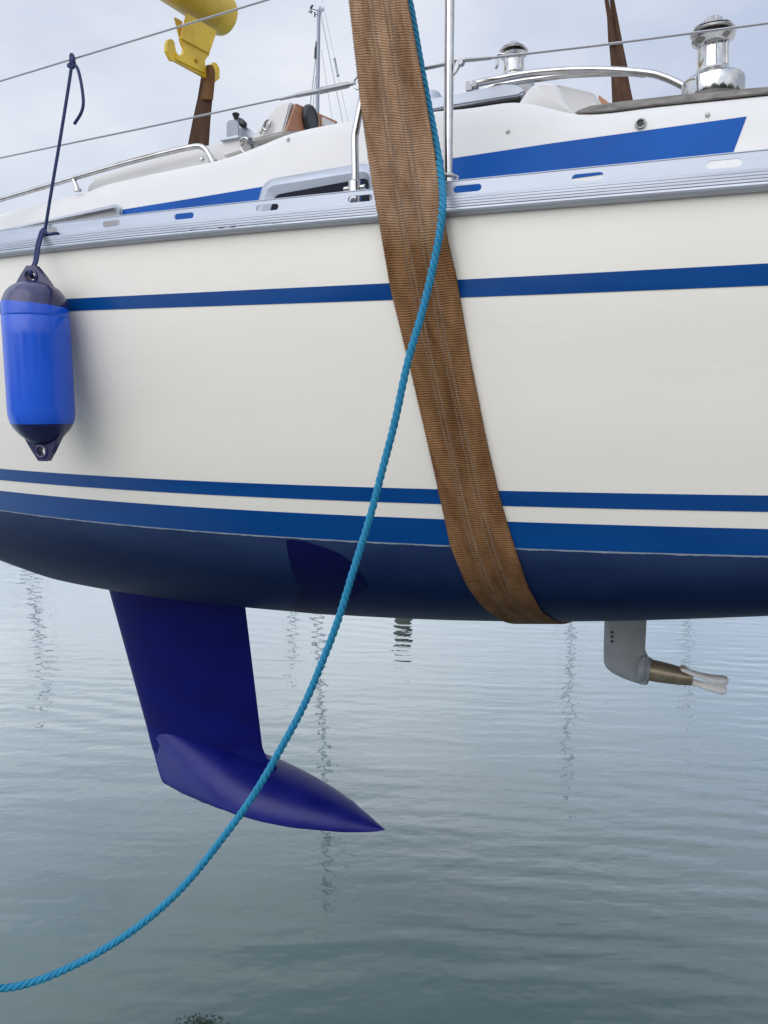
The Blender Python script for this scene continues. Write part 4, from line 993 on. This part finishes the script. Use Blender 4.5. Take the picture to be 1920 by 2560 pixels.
# ------------------------------------------------------------------ yellow spreader beam
DX = np.array([math.sin(R(27.8)), math.cos(R(27.8)), 0]); NX = np.array([math.cos(R(27.8)), -math.sin(R(27.8)), 0])
P0 = on_w(524, 180, 2*HB+.05)
def on_p(px, py, off=0.0): return hit_plane(px, py, P0+NX*off, NX)
SB = thing('spreader_beam', tuple(on_p(487,156)), 'yellow steel spreader beam with a two-horned hook plate at its end', 'spreader beam')
outl = [(453,95),(456,107),(461,118),(461,128),(457,136),(451,139),(445,136),(440,127),(438,117),(436,105),(431,99),(425,97),(420,101),(418,109),(417,127),(423,140),(429,151),(440,153),(537,206),(549,196),(549,172),(543,160),(536,155),(530,160),(529,172),(523,175),(516,170),(513,161),(513,151),(517,144),(523,139),(523,133)]
def holed_plate(name, outline, off, thick):
    bm = bmesh.new()
    def loop(pts_):
        vs = [bm.verts.new(tuple(p)) for p in pts_]; return [bm.edges.new((vs[i], vs[(i+1) % len(vs)])) for i in range(len(vs))]
    hc = on_p(488, 156) + NX*off
    ed = loop([on_p(x, y, off) for x, y in outline]) + loop([hc + DX*.023*math.cos(a)+Z*.021*math.sin(a) for a in np.linspace(0, 2*math.pi, 20, endpoint=False)])
    bmesh.ops.triangle_fill(bm, use_beauty=True, edges=ed)
    ext = bmesh.ops.extrude_face_region(bm, geom=list(bm.faces))
    bmesh.ops.translate(bm, verts=[v for v in ext['geom'] if isinstance(v, bmesh.types.BMVert)], vec=Vector(tuple(-NX*thick)))
    bm.verts.index_update(); hp = MB(); hp.add([v.co for v in bm.verts], [[v.index for v in f.verts] for f in bm.faces]); bm.free()
    return hp.build(name, M['yellow'], SB, smooth=False)
holed_plate('hook_plate', outl, 0.0, .024)
holed_plate('doubler_plate', [(453,97),(523,134),(513,152),(511,182),(441,148),(441,133),(451,140),(458,137),(462,126)], .010, .0095)
MB().prism([on_p(x, y, .022) for x, y in [(468,33),(543,77),(524,134),(453,96)]], -NX*.014).build('bracket', M['yellow'], SB, smooth=False, bevel=.002)
MB().prism([on_p(x, y, -.10) for x, y in [(434,44),(452,54),(458,112),(452,110),(444,86)]], NX*.014).build('bracket', M['yellow'], SB, smooth=False, bevel=.002)
tend = on_p(541, 28, -.06); rad_t = .140
MB().lathe(tend+DX*.06-Z*.0, -DX, [(.001,-.045),(.06,-.043),(rad_t*.8,-.030),(rad_t*.95,-.015),(rad_t,.01),(rad_t,1.0),(rad_t,4.2)], 40).build('tube', M['yellow'], SB, angle=40)

# ------------------------------------------------------------------ fender and its line
pF = on_w(97, 900, 0); uF, _, zF = boat(hit_fn(97, 900, lambda u, z: Wtop(u, z)-.10))
cF = hit_fn(97, 910, lambda u, z: Wtop(u, z)-.118); dF = (cF-CAM)@AX_F; kF = dF/F
def fz_(y): return hit_plane(97, y, cF, AX_F*1.0)[2] if False else boat(on_plane_y(97, y))[2]
def on_plane_y(x, y): return hit_plane(x, y, cF, np.array([0, 1.0, 0]))
FN = thing('fender', tuple(on_plane_y(97, 1150)), 'blue cylindrical fender with dark navy ends hanging against the white hull', 'fender')
yz = lambda y: 600+y*.2712
def fpt(y, r): return (r*.2712*kF*.90, fz_(yz(y)))
axc = np.array([cF[0], cF[1], 0])
def flathe(prof, n=44):
    m_ = MB(); rows_ = []
    for y, r in prof:
        rr, zz = fpt(y, r); rows_.append([axc + np.array([rr*math.cos(a), rr*math.sin(a), zz - (rr*math.cos(a)*.10 if abs(y-600) < 5 else 0)]) for a in np.linspace(0, 2*math.pi, n, endpoint=False)])
    return m_.grid(rows_, False, True)
flathe([(600,315),(640,320),(700,324),(712,324),(716,321),(722,324),(900,325),(1300,325),(1560,325),(1620,322),(1660,314),(1692,303)]).build('body', M['fblue'], FN)
flathe([(600,315.4),(560,306),(520,290),(480,265),(445,230),(415,180),(395,130),(380,70),(375,5)]).build('end_cap', M['fnavy'], FN)
flathe([(1692,303.4),(1720,287),(1760,255),(1800,215),(1840,165),(1870,110),(1890,50),(1895,5)]).build('end_cap', M['fnavy'], FN)
hx = np.array([math.cos(PSI*.6), -math.sin(PSI*.6), 0]); hyv = np.array([math.sin(PSI*.6), math.cos(PSI*.6), 0])
def ear(poly, hy, hr):
    bm = bmesh.new()
    def lp(ps):
        vs = [bm.verts.new(tuple(p)) for p in ps]; return [bm.edges.new((vs[i], vs[(i+1) % len(vs)])) for i in range(len(vs))]
    def P(x, y): r_, z_ = fpt(y, abs(x)); return axc + hx*math.copysign(r_, x) + Z*z_ - hyv*.011
    hc_ = P(0.001, hy); rr = hr*.2712*kF
    e_ = lp([P(x, y) for x, y in poly]) + lp([hc_ + hx*rr*math.cos(a) + Z*rr*math.sin(a) for a in np.linspace(0, 2*math.pi, 24, endpoint=False)])
    bmesh.ops.triangle_fill(bm, use_beauty=True, edges=e_)
    ex = bmesh.ops.extrude_face_region(bm, geom=list(bm.faces))
    bmesh.ops.translate(bm, verts=[v for v in ex['geom'] if isinstance(v, bmesh.types.BMVert)], vec=Vector(tuple(hyv*.022)))
    bm.verts.index_update(); m_ = MB(); m_.add([v.co for v in bm.verts], [[v.index for v in f.verts] for f in bm.faces]); bm.free()
    # raised rim round the eye
    m_.tube([hc_ - hyv*.001 + hx*rr*1.28*math.cos(a) + Z*rr*1.28*math.sin(a) for a in np.linspace(0, 2*math.pi, 24, endpoint=False)], .0042, 8, closed=True)
    return m_.build('eye', M['fnavy'], FN, angle=30)
ear([(-48,240),(48,240),(130,330),(200,420),(255,490),(180,520),(-180,520),(-255,490),(-200,420),(-130,330)], 340, 46)
ear([(-50,2036),(50,2036),(120,1945),(200,1830),(245,1770),(180,1740),(-180,1740),(-245,1770),(-200,1830),(-120,1945)], 1948, 42)
eyeT = axc + Z*fz_(yz(340))
kn = on_wd(180,158)
slot = hit_fn(112, 580, lambda u, z: Wd(u)-.012)
FL = thing('fender_line', tuple(kn), 'navy rope tied to the upper lifeline and holding the blue fender', 'rope')
MB().tube(smooth_path([kn, on_wd(170,225,.03), on_wd(150,350,.01), hit_fn(128, 480, lambda u, z: Wd(u)-.006), slot], 6), .0047, 10).build('standing_part', M['navyrope'], FL)
MB().tube(smooth_path([kn+NL*.006, on_wd(192,168), on_wd(201,198), on_wd(207,236), on_wd(208,262), on_wd(202,284), on_wd(186,310)], 6), .0047, 10).build('tail', M['navyrope'], FL)
km = MB()
for a0, rx, rz in ((0, .013, .011), (.9, .011, .014), (2.0, .012, .009)):
    km.tube([kn + NL*.004*math.sin(2*a+a0) + (A*math.cos(a0*.4)+Z*math.sin(a0*.4))*rx*math.cos(a) + (Z*math.cos(a0*.4)-A*math.sin(a0*.4))*rz*math.sin(a) - Bv*.006*math.cos(a+a0) for a in np.linspace(0, 2*math.pi, 22, endpoint=False)], .0050, 8, closed=True)
km.tube(smooth_path([kn-A*.004-Z*.01, kn+Z*.016-A*.003, kn+Z*.024, kn+Z*.016+A*.006, kn+A*.008-Z*.01], 4), .005, 8)
km.build('knot', M['navyrope'], FL)
s2 = MB()
for dx in (-.005, .005):
    s2.tube(smooth_path([slot + A*dx + NL*.010, slot + (eyeT-slot)*.33 + A*dx + NL*.012, slot + (eyeT-slot)*.7 + A*dx*.9 + NL*.006, eyeT + A*dx*.6 + Z*.014 - hyv*.014, eyeT + A*dx*.3 - Z*.004], 6), .0045, 10)
s2.build('doubled_part', M['navyrope'], FL)
hz = MB(); slr = hit_fn(142, 583, lambda u, z: Wd(u)-.006); sll = hit_fn(112, 584, lambda u, z: Wd(u)-.010)
hz.tube(smooth_path([sll-Z*.002, sll+NL*.012+Z*.006, .5*(sll+slr)+NL*.010-Z*.004, slr-Z*.001+NL*.004, slr+Bv*.03], 5), .0045, 8)
hz.tube([sll+NL*.006 + A*.012*math.cos(a)+Z*.012*math.sin(a)+NL*.004*math.sin(2*a) for a in np.linspace(0, 2*math.pi, 18, endpoint=False)], .0047, 8, closed=True)
hz.build('hitch', M['navyrope'], FL)

# ------------------------------------------------------------------ turquoise three-strand rope
rw = [(840,-1300,.55),(900,-760,.30),(958,-330,.12),(1000,-80,.06),(1022,0,.035),(1042,113,.02),(1065,226,.005),(1086,339,-.012),(1099,410,-.030),(1105,462,-.050)]
rp = [((1105,520),1.80),((1097,590),1.79),((1078,690),1.78),((1050,800),1.77),((1022,900),1.76),((975,1100),1.75),((925,1290),1.745),((868,1480),1.74),((820,1620),1.735),((755,1770),1.73),((690,1895),1.725),((620,2010),1.72),((545,2110),1.71),((450,2225),1.70),((360,2305),1.69),((250,2380),1.68),((140,2435),1.665),((60,2462),1.65),((0,2471),1.64),((-120,2478),1.60),((-300,2470),1.55)]
path = [on_w(x, y, wq) for x, y, wq in rw]
for (x, y), Yd in rp:
    p = at_depth(x, y, Yd)
    if boat(p)[1] > -.050: p = on_w(x, y, -.050)
    path.append(p)
path = smooth_path(path, 26)
# resample evenly and twist three strands
P = np.array(path); dl = np.r_[0, np.cumsum(np.linalg.norm(np.diff(P, axis=0), axis=1))]
n_ = int(dl[-1]/.0032); tt = np.linspace(0, dl[-1], n_); P = np.stack([np.interp(tt, dl, P[:, i]) for i in range(3)], 1)
P += np.stack([.0007*np.sin(tt*11+.5)+.0006*np.sin(tt*27), .0008*np.sin(tt*9), .0006*np.sin(tt*17+1)], 1)*np.clip((tt-1.0)/.5, 0, 1)[:, None]
for _ in range(12): P[1:-1] = .25*P[:-2]+.5*P[1:-1]+.25*P[2:]
T = np.gradient(P, axis=0); T /= np.linalg.norm(T, axis=1)[:, None]
e1 = np.cross(T, np.array([.3, 1.0, .1])); e1 /= np.linalg.norm(e1, axis=1)[:, None]; e2 = np.cross(T, e1)
RO = thing('mooring_rope', tuple(P[-1]), 'turquoise three-strand rope hanging in a long curve across the brown sling and the water', 'rope')
RR = .0088
for k in range(3):
    ph = -2*math.pi*tt/.052 + 2*math.pi*k/3
    c = P + e1*(np.cos(ph)*RR*.50)[:, None] + e2*(np.sin(ph)*RR*.50)[:, None]
    MB().tube(list(c), RR*.56, 8).build('strand', M['rope'], RO)
fb = MB()
for _ in range(260):
    i = random.randrange(5, n_-5); a = random.uniform(0, 6.28); d = e1[i]*math.cos(a)+e2[i]*math.sin(a)
    p = P[i]+d*RR*.9; fb.tube([p, p+d*random.uniform(.001, .003)+T[i]*random.uniform(-.006, .006)], .0004, 3, caps=False)
tag(fb.build('loose_fibres', M['rope'], RO), kind='stuff')

# ------------------------------------------------------------------ sailboats moored beyond, and a pile
def far_boat(px, D, Htop, lean, az, lab, hull_l=9.0, detail=False, colour='farhull'):
    X = (px-960)/F*D; base = np.array([X, D, 0.0]); L_, Bm = hull_l, hull_l*.31
    t = thing('moored_sailboat', tuple(base), lab, 'sailboat', 'sailboats moored in the harbour')
    ca, sa = math.cos(az), math.sin(az); fa = np.array([ca, sa, 0]); sb = np.array([-sa, ca, 0])
    def Q(a, b, z): return base + fa*a + sb*b + Z*z
    hm = MB(); rows_ = []
    for k in np.linspace(0, 1, 16):
        a = (k-.52)*L_; hb_ = Bm*.5*(1-abs((k-.42)/.58)**2.4) if k > .42 else Bm*.5*(1-.35*((.42-k)/.42)**2)
        hb_ = max(hb_, .02); zt = .95+.25*k*k
        rows_.append([Q(a, -hb_, zt), Q(a, -hb_*.96, .5), Q(a, -hb_*.8, .05), Q(a, -hb_*.3, -.3), Q(a, hb_*.3, -.3), Q(a, hb_*.8, .05), Q(a, hb_*.96, .5), Q(a, hb_, zt)])
    hm.grid(rows_, False, True); hm.add(rows_[0], [tuple(range(8))])
    hm.build('hull', M[colour], t, angle=50)
    cm = MB(); cr_ = []
    for k, hw2, h in ((-.15, .8, .05), (-.12, .95, .42), (.1, .95, .46), (.24, .7, .32), (.30, .5, .02)):
        a = k*L_; s = Bm*.33*hw2; cr_.append([Q(a, -s, 1.0), Q(a, -s*.85, 1.0+h), Q(a, s*.85, 1.0+h), Q(a, s, 1.0)])
    cm.grid(cr_, False, True); cm.add(cr_[0], [(0, 1, 2, 3)]); cm.build('cabin', M['gelw'], t, angle=30)
    top = Q(lean*1.0, 0, Htop); foot = Q(.25, 0, 1.3); foot = base + Z*1.3 + (foot-base)*np.array([1, 1, 0])*0
    top = base + Z*Htop + AX_R*lean
    mm_ = MB(); rows_ = []
    for k in np.linspace(0, 1, 8):
        c_ = foot+(top-foot)*k; sc = 1-.25*k
        rows_.append([c_ + AX_R*.078*sc*math.cos(a) + np.array([0, 1, 0])*.095*sc*math.sin(a) for a in np.linspace(0, 2*math.pi, 12, endpoint=False)])
    mm_.grid(rows_, False, True); mm_.add(rows_[-1], [tuple(range(12))]); MS = mm_.build('mast', M['mast'], t)
    MB().tube([foot+Z*.5, foot+Z*.45-fa*3.4], .06, 8).build('boom', M['mast'], t)
    MB().tube([foot+Z*.62-fa*.1, foot+Z*.58-fa*3.2], [.11, .09], 8).build('furled_sail', M['stripe'], t)
    for k in (.42, .7):
        c_ = foot+(top-foot)*k; MB().tube([c_-sb*.62, c_, c_+sb*.62], .02, 6).build('spreader', M['mast'], MS)
    if not detail:
        for a_, b_ in ((fa*(L_*.47), .2), (-fa*(L_*.5), 0)): MB().tube([top, base+a_+Z*1.1], .008, 5).build('stay', M['wire'], t)
        for sg in (-1, 1): MB().tube([top-Z*.3, foot+(top-foot)*.7+sb*.62*sg, foot+(top-foot)*.42+sb*.7*sg, base+sb*Bm*.45*sg+Z*.95], .008, 5).build('shroud', M['wire'], t)
    return t, top, foot, MS, base
D0 = 27.0
top0 = at_depth(797, 25, D0)
t0, top, foot, MS, base0 = far_boat(782, D0, top0[2], top0[0]-(782-960)/F*D0, 2.6, 'grey mast of a moored sailboat standing beyond the cabin roof', detail=True)
g = lambda x, y, d=0: at_depth(x, y, D0+d)
wm = MB(); wm.tube([g(795,27), g(778,22)], .012, 6); wm.tube([g(776,21), g(782,13)], .035, 6); wm.tube([g(777,20), g(777,29)], .02, 6)
for x, y in ((773,29), (780,29), (777.5,32)): wm.lathe(g(x, y), Z, [(.02,-.02),(.03,0),(.005,.02)], 8)
wm.build('wind_vane', M['black'], MS)
nm = MB(); nm.tube([g(795,37), g(787,36)], .012, 6); nm.tube([g(787,30), g(787,43)], .022, 6); nm.build('masthead_lamp', M['black'], MS)
cm_ = MB(); cm_.prism([g(x, y, .02) for x, y in [(797,28),(798,18),(803,18),(804,24),(810,20),(811,24),(801,34)]], (0, -.06, 0)); cm_.build('crane', M['mast'], MS, smooth=False)
an = MB(); an.tube([g(787,20), g(787,-60)], .006, 5); an.tube([g(807,20), g(807,-110)], .008, 5); an.build('antenna', M['wire'], MS)
for a, b, r_ in (((802,34),(880,420),.013), ((811,26),(895,420),.007), ((804,125),(850,430),.008), ((789,148),(757,420),.018), ((789,190),(770,420),.012)):
    MB().tube([g(*a), g(*b)], r_, 6).build('stay', M['wire'], t0)
MB().tube([g(836,147), g(837,149), g(844,186), g(845,190)], [.05, .035, .035, .055], 8).build('furling_drum', M['mast'], t0)
MB().tube([g(791,104), g(790,112), g(789,122), g(789,146)], [.03, .02, .04, .05], 6).build('spinnaker_lift', M['black'], t0)
far_boat(40, 30, 9.4, .75, 1.9, 'moored sailboat whose leaning mast is mirrored in the water ahead of the keel', 7.5)
far_boat(1438, 30, 12.4, .1, 2.2, 'moored sailboat whose mast is mirrored between sling and propeller', 9.5)
far_boat(1735, 36, 11.6, .2, 1.3, 'moored sailboat whose mast is mirrored beyond the tip of the propeller', 8.5)
far_boat(735, 38, 10.6, -.3, 2.9, 'distant moored sailboat whose mast is mirrored faintly aft of the keel', 8.0)
pb = np.array([(1010-960)/F*14.0, 14.0, 0.0])
PL = thing('mooring_pile', tuple(pb), 'dark timber mooring pile mirrored as a short dark smear in the water', 'pile')
pm_ = MB(); pm_.grid([[pb + np.array([r*math.cos(a)*(1+.04*math.sin(3*a)), r*math.sin(a), z]) for a in np.linspace(0, 2*math.pi, 18, endpoint=False)] for z, r in ((-2, .17), (0, .165), (.7, .155), (1.35, .15))], False, True)
pm_.build('post', M['pile'], PL)
MB().lathe(pb+Z*1.345, Z, [(.165,0),(.165,.03),(.02,.09)], 18).build('cap', M['rubber'], PL)

# ------------------------------------------------------------------ clump of seaweed breaking the surface at the bottom edge
wc = CAM + ray(505, 2566)*(3.0/-ray(505, 2566)[2]); wmb = MB()
for i in range(900):
    a = random.uniform(0, 6.28); r = abs(random.gauss(0, .5)); c_ = wc + np.array([.20*r*math.cos(a), .11*r*math.sin(a), random.uniform(-.006, .010*(1-min(1, r)))])
    th_ = random.uniform(0, 6.28); l_ = random.uniform(.010, .026); wd_ = random.uniform(.004, .010); d = np.array([math.cos(th_), math.sin(th_), random.uniform(-.25, .25)]); e_ = np.array([-math.sin(th_), math.cos(th_), random.uniform(-.3, .3)])
    wmb.add([c_-d*l_*.5, c_-e_*wd_*.5, c_+d*l_*.5, c_+e_*wd_*.5], [(0, 1, 2, 3)])
wmb.grid([[wc + np.array([.165*q_*math.cos(a)*(1+.2*math.sin(3*a)), .10*q_*math.sin(a)*(1+.15*math.sin(5*a+1)), -.001-.01*q_]) for a in np.linspace(0, 2*math.pi, 24, endpoint=False)] for q_ in (.01, .5, 1.0)], False, True)
for k in range(0):
    c_ = wc + np.array([-.085+random.gauss(0, .012), .035+random.gauss(0, .012), .003]); wmb.add([c_, c_+np.array([.012, .003, 0]), c_+np.array([.009, .008, .003])], [(0, 1, 2)])
tag(wmb.build('seaweed', M['weed'], loc=wc), 'dark green clump of seaweed at the water surface below the keel', 'seaweed')
